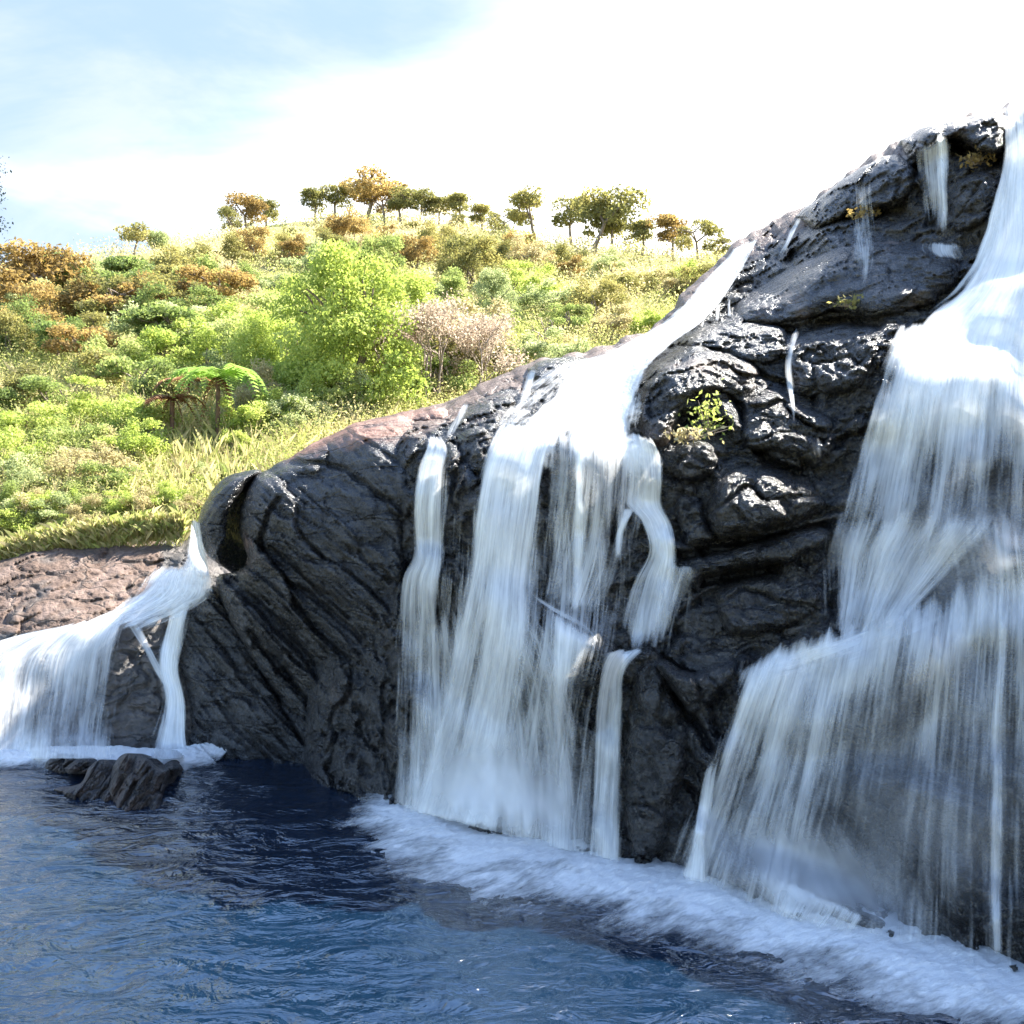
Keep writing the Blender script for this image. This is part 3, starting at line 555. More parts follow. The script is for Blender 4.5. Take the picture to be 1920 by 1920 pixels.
fall('bright tongue running down the edge of sloping middle ledge', [(978,1092,990,1122,.3,.5,.3),(1040,1126,1040,1165,.5,.75,.5),(1100,1156,1092,1200,.4,.6,.4),(1140,1196,1115,1235,.3,.4,.3)], edge=(.4, .5), ends=(.2, .1), hug=True, seed=81)
fall('great white chute of the right fall from cliff top to crest', [
  (1872,196,1945,185,.4,.7,.6),(1876,280,1960,280,.6,.9,.7),(1855,380,1985,380,.8,.95,.8),(1832,460,2010,460,.9,1,.8),(1780,540,2030,540,.95,1,.7),(1700,600,2055,610,.95,1,.75),(1652,660,2070,670,.9,1,.8),(1630,740,2075,740,.75,.8,.6),(1612,830,2080,830,.5,.5,.4)], hug=True, edge=(.10, .05), ends=(.01, .30), off=.16, seed=9)
fall('wide fanning middle sheet of the right fall', [
  (1680,590,2070,600,.9,1,.8),(1632,690,2080,690,.85,.9,.65),(1605,780,2090,780,.78,.68,.45),(1580,880,2100,880,.65,.46,.36),(1555,970,2110,970,.55,.38,.34),(1520,1060,2110,1050,.5,.40,.36),(1500,1150,2110,1120,.3,.34,.34)], edge=(.08, .03), ends=(.06, .3), seed=10)
fall('misty cascade on the tier between right fall sheets', [
  (1510,900,2000,900,.3,.45,.2),(1490,980,1960,980,.38,.6,.25),(1488,1040,1900,1030,.42,.66,.3),(1500,1100,1840,1080,.42,.7,.3),(1515,1170,1770,1130,.42,.7,.35),(1520,1235,1720,1190,.3,.55,.3)], edge=(.2, .2), ends=(.25, .12), seed=11)
fall('huge lower right sheet over bulging rock down to foam', [
  (1385,1232,2110,880,.8,.6,.35),(1365,1275,2115,1060,.75,.66,.4),(1330,1360,2120,1200,.68,.46,.36),(1295,1460,2125,1370,.62,.36,.34),(1255,1560,2130,1540,.56,.32,.32),(1225,1630,2140,1720,.5,.30,.32),(1200,1670,2150,1930,.5,.32,.34)], edge=(.05, .02), ends=(.15, .01), seed=12)
fall('faint sheet bridging the tier at far right of the right fall', [(1660,900,2120,890,.15,.42,.42),(1680,1000,2120,990,.25,.5,.46),(1700,1100,2120,1090,.25,.48,.46),(1700,1200,2120,1200,.2,.42,.4),(1690,1320,2120,1320,.1,.3,.3)], edge=(.3, .03), ends=(.3, .4), off=.16, seed=123)
fall('bright rim of water along lip of lower right sheet', [(1840,1040,1900,1150,.2,.3,.2),(1720,1100,1760,1220,.4,.55,.3),(1600,1145,1620,1290,.5,.75,.3),(1500,1182,1480,1330,.5,.75,.3),(1430,1212,1390,1340,.5,.7,.3),(1388,1235,1335,1340,.4,.5,.3)], edge=(.35, .6), ends=(.3, .2), hug=True, off=.2, seed=122)
fall('bright column at left edge of lower right sheet', [(1330,1380,1375,1390,.3,.5,.3),(1305,1450,1352,1450,.5,.75,.5),(1285,1540,1345,1540,.6,.85,.6),(1262,1645,1345,1665,.7,.95,.7)], edge=(.3, .3), ends=(.25, .02), off=.25, seed=13)
fall('bluish bright strand near right side of lower right sheet', [(1840,1040,1925,1040,.3,.5,.4),(1850,1200,1910,1200,.3,.55,.4),(1845,1350,1900,1350,.4,.65,.4),(1838,1500,1900,1500,.4,.7,.4),(1835,1650,1900,1650,.3,.6,.3),(1840,1800,1900,1810,.3,.6,.3)], edge=(.35, .35), ends=(.2, .04), off=.22, seed=14)
fall('frilly low spill over wedge rock at foot of lower right sheet', [(1390,1606,1690,1738,.6,.7,.7),(1385,1640,1670,1765,.5,.5,.5),(1370,1690,1640,1800,.5,.45,.5)], edge=(.3, .25), ends=(.2, .3), off=.14, mat=M_FALLFINE, seed=15)
for lab, rows in [
  ('long twin trickle from the broken skyline ledge down over the domed rock', [(1590,312,1642,308,.7,.6,.7),(1588,370,1644,370,.6,.55,.65),(1582,440,1655,448,.55,.5,.55),(1590,500,1650,505,.4,.5,.45),(1580,560,1640,565,.4,.5,.45),(1560,612,1625,618,.5,.8,.5)]),
  ('broad streaky veil of drops falling below the cap rock', [(1696,266,1795,228,.5,.62,.6),(1704,330,1796,320,.5,.6,.6),(1712,400,1798,400,.42,.55,.55),(1718,455,1805,470,.4,.55,.6)]),
  ('brightest straight trickle under the cap rock', [(1738,240,1784,230,.6,.85,.7),(1746,320,1788,320,.6,.85,.7),(1750,400,1790,400,.55,.8,.6),(1735,468,1805,474,.6,.8,.7)]),
  ('foaming splash where the trickles land beside right fall', [(1700,446,1830,455,.3,.7,.8),(1690,466,1840,480,.3,.7,.8),(1720,485,1850,505,.2,.4,.6)]),
  ('slanting rill on skyline right of the upper cascade', [(1498,398,1508,400,.7,.9,.7),(1470,450,1486,452,.6,.8,.6),(1440,505,1456,508,.5,.7,.5)]),
  ('left one of three tiny trickles by the domed rock', [(1316,585,1326,583,.6,.8,.6),(1310,620,1322,622,.5,.7,.5)]),
  ('middle one of three tiny trickles by the domed rock', [(1342,568,1352,566,.6,.8,.6),(1336,612,1350,614,.5,.7,.5)]),
  ('right one of three tiny trickles by the domed rock', [(1362,555,1372,553,.6,.8,.6),(1360,605,1374,607,.5,.7,.5)]),
  ('thread of water between lumpy rocks left of right fall', [(1486,604,1512,604,.4,.5,.4),(1476,645,1500,645,.5,.6,.4),(1468,690,1492,690,.6,.7,.5),(1474,745,1496,750,.5,.6,.4),(1480,830,1500,835,.4,.5,.3)]),
  ('short dripping streams beside edge of the right fall', [(1500,770,1540,765,.4,.3,.5),(1508,820,1545,815,.5,.3,.6),(1516,865,1550,860,.5,.3,.6),(1530,900,1556,905,.3,.3,.4)]),
  ('small white spill left of the upper cascade near skyline', [(985,690,1020,684,.7,.9,.7),(975,725,1005,728,.7,.9,.6),(955,770,985,775,.6,.8,.5)]),
  ('shallow rill wandering over brownish rock below skyline', [(866,750,892,746,.5,.7,.4),(850,775,880,778,.5,.7,.4),(834,802,868,808,.5,.7,.5),(818,832,852,838,.5,.7,.5)]),
  ]:
    fall(lab, rows, layers=1, edge=(.35, .35), ends=(.15, .4), mat=M_FALLFINE, name='trickle', group='thin trickles on the cliff', off=.07, seed=len(lab))
def mist_mat():
    m, q = newmat('spray_mist'); uv = q.n('ShaderNodeUVMap', uv_map='flow').outputs[0]; de = q.n('ShaderNodeAttribute', attribute_name='dens').outputs['Fac']
    a = q.noise(q.mapping(uv, (.9, .5, 1)), 1, 3, .5, .4); al = q.math('MULTIPLY', q.rng(a, .2, .75, .25, 1), q.math('MULTIPLY', de, de)); df = q.n('ShaderNodeBsdfDiffuse'); tr = q.n('ShaderNodeBsdfTranslucent')
    df.inputs[0].default_value = tr.inputs[0].default_value = (.92, .93, .95, 1); m1 = q.n('ShaderNodeMixShader'); m1.inputs[0].default_value = .5; q.link(df.outputs[0], m1.inputs[1]); q.link(tr.outputs[0], m1.inputs[2])
    m3 = q.n('ShaderNodeMixShader'); q.link(al, m3.inputs[0]); q.link(q.n('ShaderNodeBsdfTransparent').outputs[0], m3.inputs[1]); q.link(m1.outputs[0], m3.inputs[2]); q.link(m3.outputs[0], q.n('ShaderNodeOutputMaterial').inputs[0]); return m
M_MIST = mist_mat()
for lab, rows in [
  ('soft spray mist hanging at the foot of the middle falls', [(690,1280,1180,1350,.4,.6,.4),(680,1380,1200,1450,.65,.88,.62),(672,1470,1215,1560,.75,.98,.72),(668,1530,1225,1655,.5,.7,.5)]),
  ('thin bluish spray hanging in front of the lower right sheet', [(1420,1130,2120,1000,.3,.4,.4),(1360,1300,2120,1250,.42,.5,.48),(1300,1500,2130,1550,.45,.5,.5),(1240,1650,2140,1900,.45,.5,.5)]),
  ('soft spray mist at left part of the lower right sheet', [(1215,1430,1700,1500,.5,.6,.4),(1195,1540,1800,1620,.7,.8,.6),(1180,1620,1900,1760,.7,.85,.7),(1175,1670,1960,1860,.5,.6,.5)]),
  ('faint spray mist rising on the tier below right fall', [(1490,740,2150,740,.25,.32,.32),(1470,930,2150,930,.4,.46,.44),(1460,1080,2150,1080,.44,.5,.48),(1480,1260,2150,1260,.3,.4,.38)])]:
    o = fall(lab, rows, mat=M_MIST, layers=1, edge=(.35, .35), ends=(.45, .3), off=.38, name='mist', cat='mist', seed=40+len(lab)); o['kind'] = 'stuff'
# left falls
fall('broad silky left fall at edge of the pool', [
  (70,1180,250,1140,.5,.7,.6),(-40,1212,264,1158,.7,.85,.8),(-160,1265,268,1200,.7,.74,.6),(-185,1320,258,1280,.62,.62,.45),(-195,1370,248,1350,.6,.58,.4),(-200,1427,244,1426,.75,.75,.6)], edge=(.06, .1), ends=(.14, .01), seed=21)
fall('spout gushing out behind the rock flake at left', [(358,966,374,975,.5,.8,.6),(348,1005,384,1015,.6,.95,.8),(338,1045,396,1050,.7,1,.8),(320,1075,404,1085,.7,1,.8)], edge=(.3, .15), ends=(.08, .05), hug=True, mat=M_RAPID, seed=22)
fall('white rapids between the spout and broad left fall', [(290,1050,402,1056,.6,.9,.9),(262,1076,412,1090,.8,1,.9),(240,1104,410,1122,.8,.9,.5),(205,1132,370,1150,.8,.8,.4),(150,1158,320,1172,.75,.8,.5),(90,1190,280,1192,.6,.7,.5)], edge=(.2, .2), ends=(.12, .25), hug=True, name='rapids', cat='rapids', mat=M_RAPID, seed=23)
fall('twisting narrow chute right of the broad left fall', [(308,1112,378,1116,.4,.7,.5),(310,1145,362,1145,.6,.8,.5),(300,1190,352,1190,.7,.9,.6),(292,1250,340,1250,.8,.95,.7),(302,1310,350,1305,.8,.95,.8),(285,1370,358,1375,.8,.95,.8),(262,1425,372,1425,.85,1,.8)], edge=(.2, .2), ends=(.06, .01), seed=24)
fall('thin diagonal stream joining the twisting chute', [(215,1150,250,1142,.4,.6,.5),(236,1178,268,1168,.5,.7,.5),(262,1215,286,1205,.55,.75,.5),(292,1270,312,1255,.6,.8,.5),(318,1315,335,1305,.4,.6,.4)], edge=(.3, .3), ends=(.15, .2), layers=1, seed=25)

# ------------------------------------------------------------------ pool and foam
iv = np.linspace(1/2.5, 1/30., 620); Yg = 1/iv; xg = np.linspace(-.80, .95, 560)
YY = np.tile(Yg[:, None], (1, len(xg))); XX = xg[None]*(YY+2); p = np.stack([XX.ravel(), YY.ravel(), 0*XX.ravel()], 1)
chop = .09*fbm(p*np.array([.7, 1.1, 1]), 3, 90) + 0.05*fbm(p*np.array([1.3, 2.3, 1])+3, 3, 91, .55, True) + .014*fbm(p*np.array([4.5, 7, 1]), 2, 92)
near = 1+.5*sstep(10-YY.ravel(), 0, 6)
Vp = np.stack([p[:, 0], p[:, 1], chop*near*.8], 1)*U
tag(put('pool', Vp, grid_faces(len(Yg), len(xg)), M_POOL), 'deep blue rippled plunge pool in front of the falls', 'pool', kind='structure')
def foam(label, line, width, h, seed, dens=1.0, n=420, k=70):
    Ln = np.array(line, float); Yc = CAMZ*F/(Ln[:, 1]-960); P = spline(np.stack([(Ln[:, 0]-960)/F*Yc, Yc], 1), n)
    tn = np.gradient(P, axis=0); tn /= np.linalg.norm(tn, axis=1)[:, None]; nn = np.stack([tn[:, 1], -tn[:, 0]], 1)
    wdt = np.interp(np.linspace(0, 1, n), np.linspace(0, 1, len(width)), width)
    v = np.linspace(-.18, 1, k)[None]; P3 = P[:, None]+nn[:, None]*(v*wdt[:, None])[..., None]
    x, y = P3[..., 0].ravel(), P3[..., 1].ravel(); vv = np.tile(v, (n, 1)).ravel()
    q3 = np.stack([x, y, 0*x], 1)
    hump = h*np.exp(-((vv-.16)/.30)**2)*(1+.5*fbm(q3*.9, 2, seed)) + .045*fbm(q3*3.0, 4, seed+1, .6)*np.clip(1.2-vv, 0, 1) + .035*sstep(vv, 1.0, .2)*fbm(q3*11, 3, seed+2, .6)
    z = .035 + np.maximum(hump, 0) - .05*vv**2
    t = np.tile(np.linspace(0, 1, n)[:, None], (1, k)).ravel()
    d = dens*(1-np.clip(vv, 0, 1))**1.35*sstep(t, 0, .22)*sstep(1-t, 0, .03); d = d*(.92+.6*fbm(q3*.9+8, 4, seed+4, .6))
    s = np.tile(np.r_[0, np.cumsum(np.linalg.norm(np.diff(P, axis=0), axis=1))][:, None], (1, k)).ravel()
    o = put('foam', np.stack([x, y, z], 1)*U, grid_faces(n, k), M_FOAM, attrs={'dens': np.clip(d, 0, 1)}, uv=np.stack([s*U+vv*1.2, vv*2.6*U], 1))
    return tag(o, label, 'foam', kind='stuff')
foam('long surging band of white foam along foot of main falls', [(640,1470),(740,1505),(860,1540),(950,1568),(1130,1612),(1300,1650),(1500,1702),(1700,1762),(1920,1832),(2080,1890)], [1.2, 2.9, 3.7, 3.9, 3.6, 3.2, 2.8], .12, 70, 1.2)
foam('strip of white foam below the broad left fall and chute', [(-190,1422),(0,1424),(150,1420),(260,1420),(330,1418),(380,1412),(450,1412)], [1.8, 1.8, 1.6, 2.2, 2.6, 1.2], .22, 75, 1.35)

# ------------------------------------------------------------------ hill
RIDGE = [(-400,520),(-100,530),(0,525),(60,520),(150,492),(220,480),(300,470),(400,445),(470,428),(560,415),(640,410),(720,412),(800,416),(880,425),(960,438),(1040,455),(1120,468),(1200,474),(1300,482),(1400,480),(1600,470),(2300,480)]
RX = np.array([p[0] for p in RIDGE], float); RY = np.array([p[1] for p in RIDGE], float)
def ridge_Y(px): return 10.72/(.36-(960-np.interp(px, RX, RY))/F)
def hill_z(x, y):
    px = 960+F*x/np.maximum(y, 1); yr = ridge_Y(px); p = np.stack([x, y, 0*x], -1).reshape(-1, 3)
    base = 4+.36*(np.minimum(y, yr)-27) - .25*np.maximum(y-yr, 0)
    nz = (1.2*fbm(p*.05, 2, 50)+.35*fbm(p*.16, 2, 51)).reshape(np.shape(x))*np.clip((y-28)/30, 0, 1)*sstep(np.abs(y-yr), -1, 60)
    return base+nz-1.2*np.maximum(0, 28-y)
ys = np.r_[np.linspace(25.5, 60, 70), np.linspace(61, 300, 130)]; xs = np.linspace(-1.0, 1.1, 260)
YY = np.tile(ys[:, None], (1, len(xs))); XX = xs[None]*YY; ZZ = hill_z(XX, YY)
tag(put('hill', np.stack([XX, YY, ZZ], -1).reshape(-1, 3)*U, grid_faces(len(ys), len(xs)), M_SOIL), 'steep overgrown hillside rising behind the falls', 'hill', kind='structure')
g = np.linspace(-400, 400, 41); GX, GY = np.meshgrid(g, np.r_[np.linspace(-400, -20, 20), np.linspace(-10, 20, 11), np.linspace(25, 600, 40)])
tag(put('ground', np.stack([GX, GY, np.full(GX.shape, -1.2)], -1).reshape(-1, 3)*U, grid_faces(*GX.shape), M_SOIL), 'bed of the pool and valley floor', 'ground', kind='structure')

def leaves(ctr, size, rng, tint, upbias=.35, aspect=.55):
    """pointed leaf faces at the given centres"""
    n = len(ctr); a = rng.normal(size=(n, 3)); a /= np.linalg.norm(a, axis=1)[:, None]
    nr = rng.normal(size=(n, 3)); nr[:, 2] += upbias*2; b = np.cross(nr, a); b /= np.maximum(np.linalg.norm(b, axis=1), 1e-6)[:, None]
    s = (size*(.6+.8*rng.rand(n)))[:, None] if np.ndim(size) else (size*(.6+.8*rng.rand(n)))[:, None]
    V = np.stack([ctr-a*s, ctr+b*s*aspect, ctr+a*s, ctr-b*s*aspect], 1).reshape(-1, 3)
    return V, np.arange(n*4).reshape(-1, 4), np.repeat(tint, 4)
def tubes(segs, sides=5):
    V = []; Fs = []; k = 0
    for p0, p1, r0, r1 in segs:
        p0 = np.array(p0, float); p1 = np.array(p1, float); d = p1-p0; d /= max(np.linalg.norm(d), 1e-6)
        u = np.cross(d, (0, .3, 1) if abs(d[2]) < .9 else (1, 0, 0)); u /= np.linalg.norm(u); v = np.cross(d, u)
        an = np.arange(sides)*2*np.pi/sides; ring = np.cos(an)[:, None]*u+np.sin(an)[:, None]*v
        V += [p0+ring*r0, p1+ring*r1]
        for i in range(sides): Fs.append((k+i, k+(i+1) % sides, k+sides+(i+1) % sides, k+sides+i))
        k += 2*sides
    return np.vstack(V), np.array(Fs)
def grow(rng, p, d, ln, r, lvl, segs, tips, spread=.6, up=.15, kids=(2, 4), bend=.18, shrink=.68):
    p = np.array(p, float); d = np.array(d, float); m = 3
    for i in range(m):
        d = d + rng.normal(size=3)*bend; d[2] += up*.3; d /= np.linalg.norm(d); q2 = p+d*ln/m; segs.append((p, q2, r*(1-.28*i/m), r*(1-.28*(i+1)/m))); p = q2
    if lvl == 0: tips.append(p); return
    for j in range(rng.randint(*kids)):
        e = rng.normal(size=3); e -= d*(e@d); e /= np.linalg.norm(e); nd = d*(1-spread*.35)+e*spread; nd[2] += up
        grow(rng, p, nd/np.linalg.norm(nd), ln*shrink*(.8+.4*rng.rand()), r*.62, lvl-1, segs, tips, spread, up, kids, bend, shrink)
def clump(rng, c, rad, n, leaf, lobes=9, hollow=.55):
    """leaf clumps spread over a crown of ellipsoid lobes; c (k,3) lobe centres, rad (k,3)"""
    P = []; T = []
    for ci, ri in zip(c, rad):
        d = rng.normal(size=(n, 3)); d /= np.linalg.norm(d, axis=1)[:, None]; rr = hollow+(1-hollow)*rng.rand(n)
        puff = 1+.22*vnoise(d*2.6+rng.rand()*50, 3)+.12*vnoise(d*6+rng.rand()*50, 4)
        keep = (vnoise(d*3.4+rng.rand()*90, 5) > -.42) & (d[:, 2] > -.75)
        P.append((ci+d*ri*(rr*puff)[:, None])[keep]); T.append(np.clip(.5+rng.normal()*.16+rng.normal(size=n)*.16, 0, 1)[keep])
    P = np.vstack(P); return leaves(P, leaf, rng, np.concatenate(T))
# ---- plant kinds: each returns [(part name, mesh)] at unit scale (height 1)
def k_umbrella(seed, leafm):
    rng = np.random.RandomState(seed); segs = []; tips = []
    grow(rng, (0, 0, 0), (rng.normal()*.1, rng.normal()*.1, 1), .42, .030, 2, segs, tips, .95, .16, (3, 5), .12, .60)
    tips = np.array(tips); zt = np.sort(tips[:, 2])[len(tips)//5]; tips = tips[tips[:, 2] >= zt]
    rng.shuffle(tips); c = tips[:17].copy(); c[:, 2] = c[:, 2]*.75+.25*np.median(c[:, 2])-.22*(np.arange(len(c)) % 3 == 0)
    rad = np.c_[.15+.12*rng.rand(len(c)), .15+.12*rng.rand(len(c)), .09+.06*rng.rand(len(c))]
    V, Fq, T = clump(rng, c, rad, 380, .024); s = 1/max(V[:, 2].max(), .5)
    tv, tf = tubes(segs); return [('trunk', mesh('trunk', tv*s, tf, M_BARK)), ('crown', mesh('crown', V*s, Fq, leafm, smooth=False, attrs={'tint': T}))]
def k_round(seed, leafm, n=22, leaf=.019, flat=.95):
    rng = np.random.RandomState(seed); segs = []; tips = []
    for j in range(3): grow(rng, (rng.normal()*.05, rng.normal()*.05, 0), (rng.normal()*.3, rng.normal()*.3, 1), .34, .022, 1, segs, tips, .6, .1, (2, 3), .14)
    a = rng.rand(n)*2*np.pi; rr = np.sqrt(rng.rand(n))*.44; c = np.c_[np.cos(a)*rr, np.sin(a)*rr, .66-.9*rr**1.3+rng.rand(n)*.12-.08]
    rad = np.c_[.10+.12*rng.rand(n), .10+.12*rng.rand(n), (.09+.11*rng.rand(n))*flat]; c[:, 2] += .16*rng.normal(size=n); c[:, 2] = np.clip(c[:, 2], .12, .95)
    V, Fq, T = clump(rng, c, rad, 380, leaf, hollow=.35); s = 1/V[:, 2].max()
    tv, tf = tubes(segs); return [('stems', mesh('stems', tv*s, tf, M_BARK)), ('foliage', mesh('foliage', V*s, Fq, leafm, smooth=False, attrs={'tint': T}))]
def k_big(seed, leafm):
    rng = np.random.RandomState(seed); segs = []; tips = []
    for j in range(3): grow(rng, (rng.normal()*.04, rng.normal()*.04, 0), (rng.normal()*.35, rng.normal()*.35, 1), .36, .02, 2, segs, tips, .65, .12, (2, 4), .14, .7)
    n = 78; a = rng.rand(n)*2*np.pi; h = rng.rand(n)**1.25; rr = .54*np.sqrt(1-h*.88)*rng.rand(n)**.5; c = np.c_[np.cos(a)*rr, np.sin(a)*rr, .08+.80*h]
    rad = np.c_[.11+.06*rng.rand(n), .11+.06*rng.rand(n), .085+.05*rng.rand(n)]
    V, Fq, T = clump(rng, c, rad, 420, .0125); s = 1/V[:, 2].max()
    tv, tf = tubes(segs); return [('stems', mesh('stems', tv*s, tf, M_BARK)), ('foliage', mesh('foliage', V*s, Fq, leafm, smooth=False, attrs={'tint': T}))]
def k_dry(seed, leafm, lvl=4, leafn=9000, stems=9):
    rng = np.random.RandomState(seed); segs = []; tips = []
    for j in range(stems): grow(rng, (rng.normal()*.07, rng.normal()*.07, 0), (rng.normal()*.5, rng.normal()*.5, 1), .36, .013, lvl-1, segs, tips, .55, .16, (2, 4), .2, .66)
    tv, tf = tubes(segs, 3); tips = np.array(tips); out = [('stems', None)]
    s = 1/tips[:, 2].max(); out = [('stems', mesh('stems', tv*s, tf, M_TWIG))]
    if leafn:
        i = rng.randint(len(tips), size=leafn); V, Fq, T = leaves(tips[i]+rng.normal(size=(leafn, 3))*.045, .011, rng, np.clip(rng.normal(.5, .25, leafn), 0, 1))
        out.append(('foliage', mesh('foliage', V*s, Fq, leafm, smooth=False, attrs={'tint': T})))
    return out
def k_dead(seed, leafm=None):
    rng = np.random.RandomState(seed); segs = []; tips = []
    grow(rng, (0, 0, 0), (.1, 0, 1), .36, .028, 3, segs, tips, .7, .1, (2, 4), .22, .68); tips = np.array(tips); s = 1/tips[:, 2].max()
    tv, tf = tubes(segs, 4); return [('trunk', mesh('trunk', tv*s, tf, M_TWIG))]
def frond_mesh(ln, droop, rise, mat, rng, np_=26, wid=.17):
    t = np.linspace(0, 1, np_); x = ln*t*(1-.12*t); z = rise*np.sin(t*1.9)*.9-droop*t**2.3
    V = []; Fs = []; T = []; k = 0
    for i in range(1, np_-1):
        tt = t[i]; w_ = ln*wid*math.sin(min(1, tt*1.12)**.75*math.pi)**.8*1.2+.01; tilt = .4
        for sgn in (-1, 1):
            b0 = np.array((x[i], 0, z[i])); e = np.array((x[i]+w_*.55, sgn*w_, z[i]-w_*(.25+.3*rng.rand()))); h = ln/np_*.58
            V += [b0+(-h, 0, 0), b0+(h, 0, 0), b0*.35+e*.65+(h*.9, 0, 0), e, b0*.35+e*.65+(-h*.9, 0, 0)]; Fs.append((k, k+1, k+2, k+3, k+4)); T += [.3+.5*rng.rand()]*5; k += 5
    return np.array(V), np.array(Fs), np.array(T)
def plant(kindname, parts, px, py, hpx, label, cat, group=None, wscale=1.0, rz=None, rng=np.random.RandomState(1)):
    r = (960-py)/F; Y = min(10.72/(.36-r), ridge_Y(px)); x = (px-960)/F*Y; z = float(hill_z(np.array([x]), np.array([Y]))[0])
    o = empty(kindname, (x*U, Y*U, z*U-.05), label, cat, group, rng.rand()*6.28 if rz is None else rz)
    h = hpx/F*Y*U; o.scale = (h*wscale, h*wscale, h)
    for pn, me in parts: link(pn, me, parent=o)
    return o
LIB = {}
def lib(fn, var, leaf):
    key = (fn.__name__, var, leaf)
    if key not in LIB: LIB[key] = fn(100+var*7+len(leaf), L[leaf])
    return LIB[key]
ORD = ['first', 'second', 'third', 'fourth', 'fifth', 'sixth', 'seventh', 'eighth', 'ninth', 'tenth', 'eleventh', 'twelfth', 'thirteenth', 'fourteenth', 'fifteenth', 'sixteenth', 'seventeenth', 'eighteenth', 'nineteenth', 'twentieth',
       'twenty-first', 'twenty-second', 'twenty-third', 'twenty-fourth', 'twenty-fifth', 'twenty-sixth', 'twenty-seventh', 'twenty-eighth']
COLW = dict(forest='deep green', lime='lime green', green='mid green', olive='olive green', brown='russet brown', tan='straw coloured', pale='pale green', dark='dark')
# crest trees: pixel of foot, height, width factor, leaf colour
crest = [(250,478,46,1.0,'olive'),(290,480,40,.9,'pale'),(432,444,44,.9,'olive'),(464,434,50,1.0,'brown'),(498,428,46,.9,'olive'),(590,412,48,1.0,'olive'),(627,410,50,1.0,'olive'),(688,414,68,1.15,'brown'),(722,416,56,1.0,'brown'),(752,420,52,1.1,'olive'),(786,418,46,.9,'olive'),(824,418,40,1.0,'olive'),(860,420,46,1.1,'olive'),(904,432,36,1.3,'olive'),(948,438,34,1.1,'olive'),(1004,450,68,.95,'olive'),(1072,458,66,1.0,'olive'),(1112,472,88,1.0,'olive'),(1146,470,70,.8,'olive'),(1204,476,50,1.1,'olive'),(1262,482,58,1.0,'brown'),(1310,488,54,.9,'olive'),(1345,486,36,1.0,'olive')]
for i, (px, py, h, wsc, lf) in enumerate(crest):
    plant('umbrella_tree', lib(k_umbrella, i % 7, lf), px, py+8, h*1.5, f'{COLW[lf]} flat-topped tree on the hill crest, {ORD[i]} crest tree from the left', 'tree', 'flat-topped trees along the hill crest', wsc*1.05)
# single plants named on their own
def one(fn, var, leaf, name, px, py, h, label, cat, ws=1.0): return plant(name, lib(fn, var, leaf), px, py, h, label, cat, None, ws)
one(k_umbrella, 3, 'brown', 'umbrella_tree', 42, 585, 140, 'large russet-topped umbrella tree with visible trunk at left edge of hill', 'tree', 1.15)
one(k_big, 0, 'lime', 'broadleaf_tree', 645, 775, 318, 'biggest bright lime green leafy tree in middle of hillside', 'tree', .92)
one(k_big, 1, 'lime', 'broadleaf_tree', 765, 665, 170, 'lime green leafy tree right behind the biggest lime tree', 'tree', 1.0)
one(k_big, 2, 'lime', 'broadleaf_tree', 505, 745, 165, 'lime green leafy tree left of the biggest lime tree', 'tree', .9)
one(k_big, 1, 'pale', 'broadleaf_tree', 930, 610, 120, 'pale green airy tree above the dry twiggy shrub', 'tree', .9)
one(k_dry, 0, 'dry', 'dry_shrub', 812, 765, 200, 'big dry twiggy pinkish-grey shrub behind the brownish rock', 'shrub', 1.05)
one(k_dry, 1, 'dry', 'dry_shrub', 905, 735, 140, 'smaller dry twiggy shrub right of the big dry one', 'shrub', .8)
one(k_dry, 2, 'dry', 'dry_shrub', 735, 735, 130, 'smaller dry twiggy shrub left of the big dry one', 'shrub', .8)
one(k_dead, 0, 'tan', 'dead_tree', 1015, 672, 78, 'leafless pale dead tree just above the skyline rock hump', 'tree', 1.0)
one(k_dead, 1, 'tan', 'dead_tree', 840, 745, 110, 'bare pale forked dead tree inside the dry shrubs', 'tree', .7)
one(k_round, 4, 'lime', 'round_bush', 1278, 548, 64, 'bright lime round bush beside the top of the upper cascade', 'bush', 1.1)
one(k_round, 2, 'brown', 'round_bush', 965, 500, 66, 'wide rusty orange bush below the crest right of centre', 'bush', 1.3)
one(k_round, 3, 'brown', 'round_bush', 1040, 512, 50, 'rusty orange bush right of the wide rusty one', 'bush', 1.2)
one(k_round, 5, 'lime', 'round_bush', 1420, 450, 34, 'lime green tuft bush at skyline between hill and cliff', 'bush', 1.4)
